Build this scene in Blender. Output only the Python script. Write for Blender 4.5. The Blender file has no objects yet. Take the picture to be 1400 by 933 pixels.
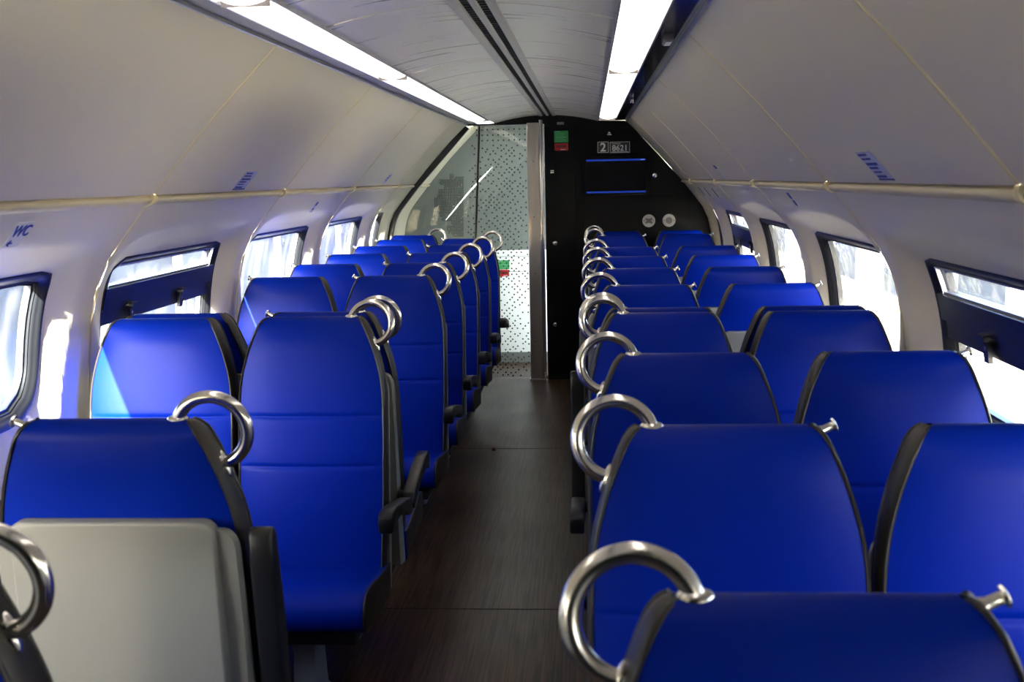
import bpy, bmesh, math, random
from mathutils import Vector, Matrix
random.seed(7)
scene = bpy.context.scene
COL = scene.collection
PI = math.pi
C0 = -0.345            # centre line of the carriage (the camera stands in the aisle at x = 0)
YEND = 9.62            # end bulkhead
YVEST = 10.55          # far wall of the vestibule
YBACK = -1.23

# ------------------------------------------------------------------ materials
def new_mat(name):
    m = bpy.data.materials.new(name); m.use_nodes = True
    nt = m.node_tree
    b = nt.nodes['Principled BSDF']
    return m, nt, b

def mat(name, col, rough=0.5, metal=0.0, spec=0.5, coat=0.0, noise=None, bump=None):
    m, nt, b = new_mat(name)
    b.inputs['Base Color'].default_value = (*col, 1)
    b.inputs['Roughness'].default_value = rough
    b.inputs['Metallic'].default_value = metal
    b.inputs['Specular IOR Level'].default_value = spec
    b.inputs['Coat Weight'].default_value = coat
    tc = nt.nodes.new('ShaderNodeTexCoord')
    if noise:
        scale, amt = noise
        n = nt.nodes.new('ShaderNodeTexNoise'); n.inputs['Scale'].default_value = scale
        n.inputs['Detail'].default_value = 3
        nt.links.new(tc.outputs['Object'], n.inputs['Vector'])
        r = nt.nodes.new('ShaderNodeMapRange')
        r.inputs['To Min'].default_value = max(0, rough - amt); r.inputs['To Max'].default_value = min(1, rough + amt)
        nt.links.new(n.outputs['Fac'], r.inputs['Value']); nt.links.new(r.outputs['Result'], b.inputs['Roughness'])
    if bump:
        scale, strength = bump
        n = nt.nodes.new('ShaderNodeTexNoise'); n.inputs['Scale'].default_value = scale
        n.inputs['Detail'].default_value = 4
        nt.links.new(tc.outputs['Object'], n.inputs['Vector'])
        bp = nt.nodes.new('ShaderNodeBump'); bp.inputs['Strength'].default_value = strength
        bp.inputs['Distance'].default_value = 0.002
        nt.links.new(n.outputs['Fac'], bp.inputs['Height']); nt.links.new(bp.outputs['Normal'], b.inputs['Normal'])
    return m

def emit_mat(name, col, strength):
    m, nt, b = new_mat(name)
    b.inputs['Base Color'].default_value = (0.8, 0.8, 0.78, 1) if strength > 2 else (*[c*0.2 for c in col], 1)
    b.inputs['Emission Color'].default_value = (*col, 1)
    b.inputs['Emission Strength'].default_value = strength
    b.inputs['Roughness'].default_value = 0.4
    return m

def glass_mat(name, tint=(0.93, 0.96, 0.97), refl=0.035, rough=0.0, wav=0.0, haze=None, dirt=None):
    m = bpy.data.materials.new(name); m.use_nodes = True
    nt = m.node_tree; nt.nodes.clear()
    out = nt.nodes.new('ShaderNodeOutputMaterial')
    tr = nt.nodes.new('ShaderNodeBsdfTransparent'); tr.inputs['Color'].default_value = (*tint, 1)
    gl = nt.nodes.new('ShaderNodeBsdfGlossy'); gl.inputs['Roughness'].default_value = rough
    gl.inputs['Color'].default_value = (1, 1, 1, 1)
    lw = nt.nodes.new('ShaderNodeLayerWeight'); lw.inputs['Blend'].default_value = 0.5
    pw = nt.nodes.new('ShaderNodeMath'); pw.operation = 'POWER'; pw.inputs[1].default_value = 5.0
    ma = nt.nodes.new('ShaderNodeMath'); ma.operation = 'MULTIPLY_ADD'; ma.inputs[1].default_value = 0.9; ma.inputs[2].default_value = refl
    mx = nt.nodes.new('ShaderNodeMixShader')
    nt.links.new(lw.outputs['Facing'], pw.inputs[0]); nt.links.new(pw.outputs[0], ma.inputs[0])
    nt.links.new(ma.outputs[0], mx.inputs['Fac'])
    nt.links.new(tr.outputs[0], mx.inputs[1]); nt.links.new(gl.outputs[0], mx.inputs[2])
    last = mx.outputs[0]
    if haze:
        df = nt.nodes.new('ShaderNodeBsdfDiffuse'); df.inputs['Color'].default_value = (*haze[1], 1)
        m2 = nt.nodes.new('ShaderNodeMixShader'); m2.inputs['Fac'].default_value = haze[0]
        nt.links.new(last, m2.inputs[1]); nt.links.new(df.outputs[0], m2.inputs[2]); last = m2.outputs[0]
    if dirt:
        tc = nt.nodes.new('ShaderNodeTexCoord')
        mp = nt.nodes.new('ShaderNodeMapping'); mp.inputs['Scale'].default_value = (9, 9, 1.4)
        nt.links.new(tc.outputs['Object'], mp.inputs['Vector'])
        n = nt.nodes.new('ShaderNodeTexNoise'); n.inputs['Scale'].default_value = 1.6; n.inputs['Detail'].default_value = 4
        nt.links.new(mp.outputs[0], n.inputs['Vector'])
        r = nt.nodes.new('ShaderNodeMapRange'); r.inputs['From Min'].default_value = 0.42; r.inputs['From Max'].default_value = 0.75
        r.inputs['To Min'].default_value = dirt[0]; r.inputs['To Max'].default_value = dirt[1]
        nt.links.new(n.outputs['Fac'], r.inputs['Value'])
        df = nt.nodes.new('ShaderNodeBsdfTranslucent'); df.inputs['Color'].default_value = (0.75, 0.74, 0.70, 1)
        m3 = nt.nodes.new('ShaderNodeMixShader'); nt.links.new(r.outputs['Result'], m3.inputs['Fac'])
        nt.links.new(last, m3.inputs[1]); nt.links.new(df.outputs[0], m3.inputs[2]); last = m3.outputs[0]
    if wav:
        tc = nt.nodes.new('ShaderNodeTexCoord')
        n = nt.nodes.new('ShaderNodeTexNoise'); n.inputs['Scale'].default_value = 5; n.inputs['Detail'].default_value = 3
        nt.links.new(tc.outputs['Object'], n.inputs['Vector'])
        bp = nt.nodes.new('ShaderNodeBump'); bp.inputs['Strength'].default_value = wav; bp.inputs['Distance'].default_value = 0.02
        nt.links.new(n.outputs['Fac'], bp.inputs['Height']); nt.links.new(bp.outputs['Normal'], gl.inputs['Normal'])
    nt.links.new(last, out.inputs['Surface'])
    return m

M = {}
M['blue'] = mat('blue_vinyl', (0.0, 0.0125, 0.245), 0.42, spec=0.08, noise=(6, 0.06), bump=(90, 0.10))
M['piping'] = mat('black_brown_vinyl', (0.013, 0.0105, 0.0095), 0.45, noise=(20, 0.08))
M['black_plastic'] = mat('black_plastic', (0.008, 0.008, 0.009), 0.40, spec=0.3, noise=(30, 0.06))
M['shell'] = mat('warm_grey_plastic', (0.20, 0.194, 0.172), 0.5, bump=(260, 0.12))
M['chrome'] = mat('polished_steel', (0.86, 0.84, 0.81), 0.2, metal=1.0, noise=(25, 0.05))
M['panel'] = mat('off_white_panel', (0.85, 0.79, 0.635), 0.36, noise=(3, 0.05), bump=(160, 0.05))
M['seam'] = mat('cream_seam_rubber', (0.80, 0.71, 0.48), 0.95, spec=0.02)
M['rail'] = mat('cream_rail', (0.62, 0.56, 0.43), 0.6, spec=0.25)
M['rubber'] = mat('window_rubber', (0.012, 0.013, 0.016), 0.38)
M['frame_black'] = mat('black_painted_frame', (0.012, 0.013, 0.020), 0.3)
M['grey_trim'] = mat('grey_channel', (0.20, 0.19, 0.20), 0.45)
M['alu'] = mat('aluminium_trim', (0.42, 0.43, 0.50), 0.35, metal=0.8)
M['gloss_black'] = mat('gloss_black_strip', (0.006, 0.006, 0.009), 0.10)
M['bulkhead'] = mat('black_bulkhead', (0.005, 0.005, 0.006), 0.6, spec=0.15, noise=(12, 0.08))
M['bulk_line'] = mat('bulkhead_joint', (0.002, 0.002, 0.002), 0.7)
M['post'] = mat('anodised_post', (0.50, 0.47, 0.43), 0.38, metal=0.6, noise=(8, 0.06))
M['white_panel'] = mat('white_lower_panel', (0.88, 0.90, 0.90), 0.4)
M['green_grey'] = mat('grey_upper_panel', (0.145, 0.165, 0.157), 0.7)
M['pedestal'] = mat('pedestal_grey', (0.22, 0.25, 0.30), 0.45)
M['under'] = mat('dark_support', (0.02, 0.02, 0.022), 0.6)
M['screen'] = mat('screen_black', (0.002, 0.002, 0.003), 0.25, spec=0.12)
M['bezel'] = mat('bezel', (0.004, 0.004, 0.0045), 0.5, spec=0.12)
M['screen_blue'] = emit_mat('screen_blue_band', (0.004, 0.04, 0.42), 0.45)
M['screen_white'] = emit_mat('screen_clock', (0.3, 0.5, 1.0), 0.4)
M['sign_black'] = mat('sign_black', (0.012, 0.012, 0.012), 0.4)
M['sign_white'] = mat('sign_white', (0.75, 0.75, 0.73), 0.5)
M['green'] = mat('sticker_green', (0.008, 0.26, 0.07), 0.45)
M['green_ink'] = mat('sticker_green_ink', (0.25, 0.55, 0.3), 0.5)
M['red'] = mat('sticker_red', (0.42, 0.008, 0.010), 0.45)
M['red_dark'] = mat('sticker_red_dark', (0.12, 0.004, 0.006), 0.45)
M['speaker'] = mat('pale_roundel', (0.58, 0.58, 0.57), 0.45)
M['speaker_dark'] = mat('grille_grey', (0.20, 0.20, 0.20), 0.5)
M['sticker'] = mat('pale_blue_sticker', (0.58, 0.61, 0.86), 0.5)
M['ink'] = mat('sticker_blue_ink', (0.015, 0.03, 0.32), 0.5)
M['wc_white'] = mat('sticker_white', (0.84, 0.84, 0.87), 0.5)
M['vent_dark'] = mat('vent_dark', (0.012, 0.012, 0.013), 0.6)
M['vent_edge'] = mat('vent_edge', (0.44, 0.43, 0.42), 0.4)
M['dot'] = mat('black_dot_print', (0.010, 0.012, 0.014), 0.5)
M['light'] = emit_mat('light_diffuser', (1.0, 0.89, 0.76), 2.1)
M['vest_fill'] = emit_mat('vestibule_fill_glow', (0.95, 0.97, 1.0), 14.0)  # glow of the two light panels added to brighten the vestibule
M['glass'] = glass_mat('window_glass', tint=(0.88, 0.92, 0.94), wav=0.25, dirt=(0.0, 0.03))
M['part_glass'] = glass_mat('partition_glass', tint=(0.92, 0.96, 0.94), refl=0.02, haze=(0.015, (0.45, 0.50, 0.48)))
M['skirt'] = mat('grey_skirting', (0.16, 0.17, 0.16), 0.5)
M['stone'] = mat('platform_paving', (0.36, 0.34, 0.30), 0.8, bump=(3, 0.2))
M['facade'] = mat('cream_facade', (0.86, 0.78, 0.63), 0.8, bump=(4, 0.2))
M['facade_glass'] = mat('facade_glazing', (0.018, 0.024, 0.032), 0.6, spec=0.1)
M['fence'] = mat('pale_barrier', (0.15, 0.18, 0.22), 0.6)
def patchy(name, c0, c1, scale):
    m, nt, b = new_mat(name)
    tc = nt.nodes.new('ShaderNodeTexCoord'); mp = nt.nodes.new('ShaderNodeMapping'); mp.inputs['Scale'].default_value = scale
    n = nt.nodes.new('ShaderNodeTexNoise'); n.inputs['Scale'].default_value = 1.0; n.inputs['Detail'].default_value = 3
    cr = nt.nodes.new('ShaderNodeValToRGB')
    cr.color_ramp.elements[0].position = 0.40; cr.color_ramp.elements[0].color = (*c0, 1)
    cr.color_ramp.elements[1].position = 0.60; cr.color_ramp.elements[1].color = (*c1, 1)
    nt.links.new(tc.outputs['Object'], mp.inputs['Vector']); nt.links.new(mp.outputs[0], n.inputs['Vector'])
    nt.links.new(n.outputs['Fac'], cr.inputs['Fac']); nt.links.new(cr.outputs['Color'], b.inputs['Base Color'])
    b.inputs['Roughness'].default_value = 0.7
    return m
M['fence'] = patchy('cloud_mottled_barrier', (0.022, 0.032, 0.048), (0.085, 0.098, 0.11), (0.6, 0.22, 0.7))  # cloud reflections imitated by patchy noise in the barrier's colour
M['crumb'] = mat('brown_crumb', (0.05, 0.012, 0.008), 0.6)

def floor_mat():
    m, nt, b = new_mat('dark_wood_vinyl')
    L = nt.links
    b.inputs['Specular IOR Level'].default_value = 0.17
    tc = nt.nodes.new('ShaderNodeTexCoord')
    mp = nt.nodes.new('ShaderNodeMapping'); mp.inputs['Scale'].default_value = (70, 1.6, 1)
    L.new(tc.outputs['Object'], mp.inputs['Vector'])
    n = nt.nodes.new('ShaderNodeTexNoise'); n.inputs['Scale'].default_value = 1.6; n.inputs['Detail'].default_value = 6
    L.new(mp.outputs[0], n.inputs['Vector'])
    cr = nt.nodes.new('ShaderNodeValToRGB')
    cr.color_ramp.elements[0].position = 0.35; cr.color_ramp.elements[0].color = (0.014, 0.0075, 0.0045, 1)
    cr.color_ramp.elements[1].position = 0.72; cr.color_ramp.elements[1].color = (0.085, 0.050, 0.030, 1)
    L.new(n.outputs['Fac'], cr.inputs['Fac']); L.new(cr.outputs['Color'], b.inputs['Base Color'])
    n2 = nt.nodes.new('ShaderNodeTexNoise'); n2.inputs['Scale'].default_value = 2.5; n2.inputs['Detail'].default_value = 4
    L.new(tc.outputs['Object'], n2.inputs['Vector'])
    r = nt.nodes.new('ShaderNodeMapRange'); r.inputs['To Min'].default_value = 0.30; r.inputs['To Max'].default_value = 0.45
    L.new(n2.outputs['Fac'], r.inputs['Value']); L.new(r.outputs['Result'], b.inputs['Roughness'])
    bp = nt.nodes.new('ShaderNodeBump'); bp.inputs['Strength'].default_value = 0.15; bp.inputs['Distance'].default_value = 0.002
    L.new(n.outputs['Fac'], bp.inputs['Height']); L.new(bp.outputs['Normal'], b.inputs['Normal'])
    return m
M['floor'] = floor_mat()

def ceil_mat():
    m, nt, b = new_mat('satin_ceiling')
    L = nt.links
    b.inputs['Base Color'].default_value = (0.90, 0.86, 0.80, 1)
    b.inputs['Metallic'].default_value = 0.2
    tc = nt.nodes.new('ShaderNodeTexCoord')
    mp = nt.nodes.new('ShaderNodeMapping'); mp.inputs['Scale'].default_value = (1.2, 14, 1)
    L.new(tc.outputs['Object'], mp.inputs['Vector'])
    n = nt.nodes.new('ShaderNodeTexNoise'); n.inputs['Scale'].default_value = 1.3; n.inputs['Detail'].default_value = 5
    L.new(mp.outputs[0], n.inputs['Vector'])
    r = nt.nodes.new('ShaderNodeMapRange'); r.inputs['To Min'].default_value = 0.22; r.inputs['To Max'].default_value = 0.36
    L.new(n.outputs['Fac'], r.inputs['Value']); L.new(r.outputs['Result'], b.inputs['Roughness'])
    bp = nt.nodes.new('ShaderNodeBump'); bp.inputs['Strength'].default_value = 0.015; bp.inputs['Distance'].default_value = 0.01
    L.new(n.outputs['Fac'], bp.inputs['Height']); L.new(bp.outputs['Normal'], b.inputs['Normal'])
    return m
M['ceiling'] = ceil_mat()

# ------------------------------------------------------------------ mesh helpers
class MB:
    def __init__(self): self.v = []; self.f = []; self.mi = []; self.mats = []; self.cur = 0
    def use(self, m):
        if m not in self.mats: self.mats.append(m)
        self.cur = self.mats.index(m); return self
    def vert(self, p): self.v.append(tuple(p)); return len(self.v) - 1
    def face(self, ids): self.f.append(tuple(ids)); self.mi.append(self.cur)
    def grid(self, rows, close_u=False, close_v=False):
        base = len(self.v); n = len(rows[0])
        for r in rows: self.v.extend(tuple(p) for p in r)
        R = len(rows)
        for i in range(R if close_v else R - 1):
            for j in range(n if close_u else n - 1):
                a = base + i * n + j; b = base + i * n + (j + 1) % n
                i2 = (i + 1) % R
                self.face((a, b, base + i2 * n + (j + 1) % n, base + i2 * n + j))
    def ngon(self, pts): self.face([self.vert(p) for p in pts])
    def box(self, lo, hi):
        x0, y0, z0 = lo; x1, y1, z1 = hi
        b = len(self.v)
        self.v += [(x0,y0,z0),(x1,y0,z0),(x1,y1,z0),(x0,y1,z0),(x0,y0,z1),(x1,y0,z1),(x1,y1,z1),(x0,y1,z1)]
        for q in ((0,3,2,1),(4,5,6,7),(0,1,5,4),(1,2,6,5),(2,3,7,6),(3,0,4,7)): self.face([b + k for k in q])
    def obox(self, c, ax, ay, az):
        c = Vector(c); b = len(self.v)
        for sz in (-1, 1):
            for sx, sy in ((-1,-1),(1,-1),(1,1),(-1,1)):
                self.v.append(tuple(c + Vector(ax)*sx + Vector(ay)*sy + Vector(az)*sz))
        for q in ((0,3,2,1),(4,5,6,7),(0,1,5,4),(1,2,6,5),(2,3,7,6),(3,0,4,7)): self.face([b + k for k in q])
    def tube(self, pts, r, n=10, caps=True, closed=False):
        pts = [Vector(p) for p in pts]; rows = []
        prev = None
        for i, p in enumerate(pts):
            if closed: t = pts[(i+1) % len(pts)] - pts[i-1]
            else: t = pts[min(i+1, len(pts)-1)] - pts[max(i-1, 0)]
            t.normalize()
            if prev is None:
                a = Vector((0,0,1)) if abs(t.z) < 0.9 else Vector((0,1,0))
                u = t.cross(a).normalized()
            else:
                u = (prev - t * prev.dot(t)).normalized()
            w = t.cross(u); prev = u
            rr = r[i] if isinstance(r, (list, tuple)) else r
            rows.append([p + u*math.cos(2*PI*k/n)*rr + w*math.sin(2*PI*k/n)*rr for k in range(n)])
        self.grid(rows, close_u=True, close_v=closed)
        if caps and not closed:
            self.ngon(rows[0][::-1]); self.ngon(rows[-1])
    def lathe(self, origin, axis, prof, n=18):
        o = Vector(origin); a = Vector(axis).normalized()
        u = a.cross(Vector((0,0,1)) if abs(a.z) < 0.9 else Vector((0,1,0))).normalized(); w = a.cross(u)
        rows = [[o + a*h + (u*math.cos(2*PI*k/n) + w*math.sin(2*PI*k/n))*max(r,1e-5) for k in range(n)] for h, r in prof]
        self.grid(rows, close_u=True)
        self.ngon(rows[0][::-1]); self.ngon(rows[-1])
    def prism(self, poly, axis, a, b):
        """poly: 2-D points, extruded along axis ('x','y','z') from a to b"""
        def P(p, t):
            if axis == 'x': return (t, p[0], p[1])
            if axis == 'y': return (p[0], t, p[1])
            return (p[0], p[1], t)
        A = [self.vert(P(p, a)) for p in poly]; B = [self.vert(P(p, b)) for p in poly]
        n = len(poly)
        for i in range(n): self.face((A[i], A[(i+1) % n], B[(i+1) % n], B[i]))
        self.face(A[::-1]); self.face(B)
    def mesh(self, name, smooth=True, bevel=0.0, segs=2, angle=40, merge=1e-5):
        me = bpy.data.meshes.new(name)
        bm = bmesh.new()
        vs = [bm.verts.new(p) for p in self.v]
        for f, mi in zip(self.f, self.mi):
            if len(set(f)) < 3: continue
            try:
                fc = bm.faces.new([vs[i] for i in f]); fc.material_index = mi
            except ValueError: pass
        bmesh.ops.remove_doubles(bm, verts=bm.verts, dist=merge)
        bmesh.ops.recalc_face_normals(bm, faces=bm.faces)
        if bevel:
            eds = [e for e in bm.edges if len(e.link_faces) == 2 and e.calc_face_angle(0) > math.radians(angle)]
            bmesh.ops.bevel(bm, geom=eds, offset=bevel, segments=segs, affect='EDGES', profile=0.5, clamp_overlap=True)
        for f in bm.faces: f.smooth = smooth
        if smooth:
            for e in bm.edges:
                if len(e.link_faces) == 2 and e.calc_face_angle(0) > math.radians(angle): e.smooth = False
        bm.to_mesh(me); bm.free()
        for m in self.mats: me.materials.append(m)
        return me

def link(name, me, parent=None, loc=None, rz=0):
    o = bpy.data.objects.new(name, me); COL.objects.link(o)
    if parent: o.parent = parent
    if loc is not None: o.location = loc
    if rz: o.rotation_euler = (0, 0, rz)
    return o
def tag(o, label=None, cat=None, group=None, kind=None):
    if label: o['label'] = label
    if cat: o['category'] = cat
    if group: o['group'] = group
    if kind: o['kind'] = kind
    return o
def empty(name, loc=(0,0,0), rz=0):
    o = bpy.data.objects.new(name, None); COL.objects.link(o)
    o.empty_display_size = 0.1; o.location = loc; o.rotation_euler = (0,0,rz)
    return o
def text_mesh(name, s, size, m, extrude=0.0008, offset=0.0):
    cu = bpy.data.curves.new(name, 'FONT'); cu.body = s; cu.size = size; cu.extrude = extrude; cu.offset = offset
    cu.align_x = 'CENTER'; cu.align_y = 'CENTER'
    ob = bpy.data.objects.new(name, cu); COL.objects.link(ob)
    dg = bpy.context.evaluated_depsgraph_get()
    me = bpy.data.meshes.new_from_object(ob.evaluated_get(dg))
    bpy.data.objects.remove(ob); me.materials.clear(); me.materials.append(m)
    return me

# ------------------------------------------------------------------ cross-section of the carriage
LOW = [(1.122,1.680),(1.160,1.634),(1.200,1.584),(1.240,1.534),(1.275,1.490),(1.302,1.450),(1.325,1.405),(1.343,1.355),(1.357,1.300),(1.368,1.240),
       (1.377,1.170),(1.385,1.100),(1.391,1.020),(1.395,0.90),(1.397,0.75),(1.398,0.55),(1.398,0.30),(1.398,0.0)]
_acc = [0.0]
for (a, za), (b, zb) in zip(LOW, LOW[1:]): _acc.append(_acc[-1] + math.hypot(b-a, zb-za))
SMAX = _acc[-1]
def prof(s):
    s = min(max(s, 0), SMAX)
    for i in range(len(_acc)-1):
        if s <= _acc[i+1] + 1e-9:
            t = (s-_acc[i]) / (_acc[i+1]-_acc[i])
            return LOW[i][0]*(1-t)+LOW[i+1][0]*t, LOW[i][1]*(1-t)+LOW[i+1][1]*t
def s_of_z(z):
    lo, hi = 0, SMAX
    for _ in range(50):
        m = (lo+hi)/2
        if prof(m)[1] > z: lo = m
        else: hi = m
    return lo
def P3(side, Y, s, depth=0.0):
    x, z = prof(s); a = prof(s-0.05); b = prof(s+0.05)
    tx, tz = b[0]-a[0], b[1]-a[1]; l = math.hypot(tx, tz)
    nx, nz = -tz/l, tx/l                        # outward
    return (C0 + side*(x + nx*depth), Y, z + nz*depth)

SEAMS = [YBACK, 0.445, 2.105, 3.765, 5.43, 7.095, 8.77, 9.68, YVEST]
WINS = [(-1.05, 0.15), (0.61, 1.82), (2.275, 3.49), (3.935, 5.155), (5.60, 6.825), (7.265, 8.48), (8.94, 9.36), None]
DOOR_WIN = (9.78, 10.46)
S_DT, S_DB = None, None
S_TOP, S_BOT = s_of_z(1.443), s_of_z(0.985)
def rrect(y0, y1, s0, s1, rt, rb, n=14, rn=None):
    """rounded rectangle in (Y, s): 4 sides of n samples, each side from corner-arc middle to corner-arc middle, order: top, far, bottom, near"""
    rn = 0.115 if rn is None else rn
    rt = min(rt, (y1-y0)/2-0.001); rb = min(rb, (y1-y0)/2-0.001)
    def arc(cx, cy, r, a0, a1, k=8): return [(cx+r*math.cos(a0+(a1-a0)*i/k), cy+r*math.sin(a0+(a1-a0)*i/k)) for i in range(k+1)]
    d = math.radians
    tl = arc(y0+rn, s0+rn, rn, d(180), d(270)); tr = arc(y1-rt, s0+rt, rt, d(270), d(360))
    br = arc(y1-rb, s1-rb, rb, 0, d(90)); bl = arc(y0+rb, s1-rb, rb, d(90), d(180))
    out = []
    for A, B in ((tl,tr),(tr,br),(br,bl),(bl,tl)):
        path = A[4:] + B[:5]
        L = [0]
        for p, q in zip(path, path[1:]): L.append(L[-1]+math.dist(p,q))
        for i in range(n):
            t = L[-1]*i/n
            for k in range(len(L)-1):
                if t <= L[k+1]+1e-12:
                    u = (t-L[k])/max(L[k+1]-L[k],1e-12)
                    out.append((path[k][0]*(1-u)+path[k+1][0]*u, path[k][1]*(1-u)+path[k+1][1]*u)); break
    return out
def rect_loop(y0, y1, s0, s1, n=14):
    c = [(y0,s0),(y1,s0),(y1,s1),(y0,s1)]
    return [(c[j][0]+(c[(j+1)%4][0]-c[j][0])*i/n, c[j][1]+(c[(j+1)%4][1]-c[j][1])*i/n) for j in range(4) for i in range(n)]
S_DT, S_DB = s_of_z(1.36), s_of_z(0.22)
def smooth(t): t = min(max(t,0),1); return t*t*(3-2*t)
RD = 0.043
def recess(dist, full):
    u = min(1, dist/min(0.22, max(full, 0.02)))
    return RD*(1-u)**1.6
S_DT, S_DB = s_of_z(1.36), s_of_z(0.22)
def smooth(t): t = min(max(t,0),1); return t*t*(3-2*t)
RD = 0.043
def recess(dist, full):
    u = min(1, dist/min(0.165, max(full, 0.02)))
    return RD*(1-u if u < 0.8 else 0.2*(1-(u-0.8)/0.2)**2*0.5+0.1*(1-(u-0.8)/0.2))

def lower_wall(name, side):
    mb = MB()
    N = 14
    for i in range(len(SEAMS)-1):
        y0, y1 = SEAMS[i]+0.007, SEAMS[i+1]-0.007
        w = WINS[i]; sa, sb = S_TOP, S_BOT
        if i == len(WINS)-1 and side > 0: w = DOOR_WIN; sa, sb = S_DT, S_DB
        if w is None:
            mb.use(M['panel'])
            mb.grid([[P3(side, y0+(y1-y0)*k/4, 0.012+(SMAX-0.012)*j/40) for k in range(5)] for j in range(41)])
            continue
        hole = rrect(w[0], w[1], sa, sb, 0.045, 0.16 if w[1]-w[0] > 0.5 else 0.1, N)
        outer = rect_loop(y0, y1, 0.012, SMAX, N)
        mb.use(M['panel'])
        rows = []
        rows.append([P3(side, *p, RD+0.032) for p in hole])
        rows.append([P3(side, *p, RD+0.006) for p in hole])
        K = 16
        for k in range(K+1):
            t = (k/K)**1.5
            row = []
            for h, o in zip(hole, outer):
                p = (h[0]*(1-t)+o[0]*t, h[1]*(1-t)+o[1]*t)
                row.append(P3(side, *p, recess(math.dist(p, h), math.dist(o, h))))
            rows.append(row)
        mb.grid(rows, close_u=True)
    mb.grid([[P3(side, y, 0.012, 0.0) for y in (YBACK, YVEST)], [P3(side, y, 0.012, 0.06) for y in (YBACK, YVEST)]])
    mb.use(M['seam'])
    for y in SEAMS[1:-2]:
        ss = [0.012 + (SMAX-0.012)*k/60 for k in range(61)]
        mb.grid([[P3(side, y-0.011, s, 0.005), P3(side, y-0.0075, s, -0.0005), P3(side, y-0.0045, s, -0.0025), P3(side, y+0.0045, s, -0.0025), P3(side, y+0.0075, s, -0.0005), P3(side, y+0.011, s, 0.005)] for s in ss])
    o = link(name, mb.mesh(name, angle=60))
    return tag(o, f'pale curved side wall below the rail on the {"left" if side<0 else "right"}, cut by the windows', 'wall', kind='structure')
lower_wall('wall_left', -1); lower_wall('wall_right', 1)

UP0, UP1 = (1.114, 1.692), (0.667, 2.172)
def upper_wall(name, side):
    mb = MB()
    def Q(t, Y, d=0.0):
        n = Vector((UP0[1]-UP1[1], UP1[0]-UP0[0])); n = Vector((0.727, 0.686))
        bow = 0.010*math.sin(PI*t)
        return (C0+side*(UP0[0]+(UP1[0]-UP0[0])*t + n.x*(d+bow)), Y, UP0[1]+(UP1[1]-UP0[1])*t + n.y*(d+bow))
    mb.use(M['panel'])
    for i in range(len(SEAMS)-1):
        y0, y1 = SEAMS[i]+0.007, SEAMS[i+1]-0.007
        mb.grid([[Q(t/8, y0 + (y1-y0)*k/4) for k in range(5)] for t in range(9)])
    for i in range(len(SEAMS)-1):
        y0, y1 = SEAMS[i]+0.007, SEAMS[i+1]-0.007
        mb.grid([[(C0+side*UP0[0], y, UP0[1]) for y in (y0, y1)], [(C0+side*(UP0[0]+0.003), y, UP0[1]-0.004) for y in (y0, y1)], [(C0+side*1.20, y, 1.690) for y in (y0-0.007, y1+0.007)]])
    mb.use(M['seam'])
    for y in SEAMS[1:-2]:
        mb.grid([[Q(t/8, y-0.011, 0.005), Q(t/8, y-0.0075, -0.0005), Q(t/8, y-0.0045, -0.0025), Q(t/8, y+0.0045, -0.0025), Q(t/8, y+0.0075, -0.0005), Q(t/8, y+0.011, 0.005)] for t in range(9)])
    o = link(name, mb.mesh(name, angle=60))
    return tag(o, f'sloping off-white upper wall panels above the rail on the {"left" if side<0 else "right"}', 'wall', kind='structure')
upper_wall('wall_upper_left', -1); upper_wall('wall_upper_right', 1)

def rail(name, side):
    mb = MB().use(M['rail'])
    sec = [(1.140,1.690),(1.130,1.684),(1.122,1.680),(1.118,1.674),(1.119,1.667),(1.126,1.661),(1.138,1.657),(1.160,1.650)]
    for i in range(len(SEAMS)-1):
        y0, y1 = SEAMS[i]+0.012, SEAMS[i+1]-0.012
        mb.grid([[(C0+side*x, y, z) for x, z in sec] for y in (y0, y1)])
    mb.use(M['seam'])
    for y in SEAMS[1:-2]:
        sec2 = [(1.140,1.698),(1.112,1.690),(1.108,1.677),(1.112,1.664),(1.124,1.655),(1.160,1.648)]
        mb.grid([[(C0+side*x, yy, z) for x, z in sec2] for yy in (y-0.012, y+0.012)])
        mb.ngon([(C0+side*x, y-0.012, z) for x, z in sec2]); mb.ngon([(C0+side*x, y+0.012, z) for x, z in sec2])
        mb.lathe((C0+side*1.112, y, 1.678), (-side, 0, -0.3), [(0,0.010),(0.003,0.010),(0.006,0.006)])
    o = link(name, mb.mesh(name, angle=50))
    return tag(o, f'cream rail running along the {"left" if side<0 else "right"} wall above the windows', 'rail', kind='structure')
rail('trim_1', -1); rail('trim_2', 1)

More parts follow.
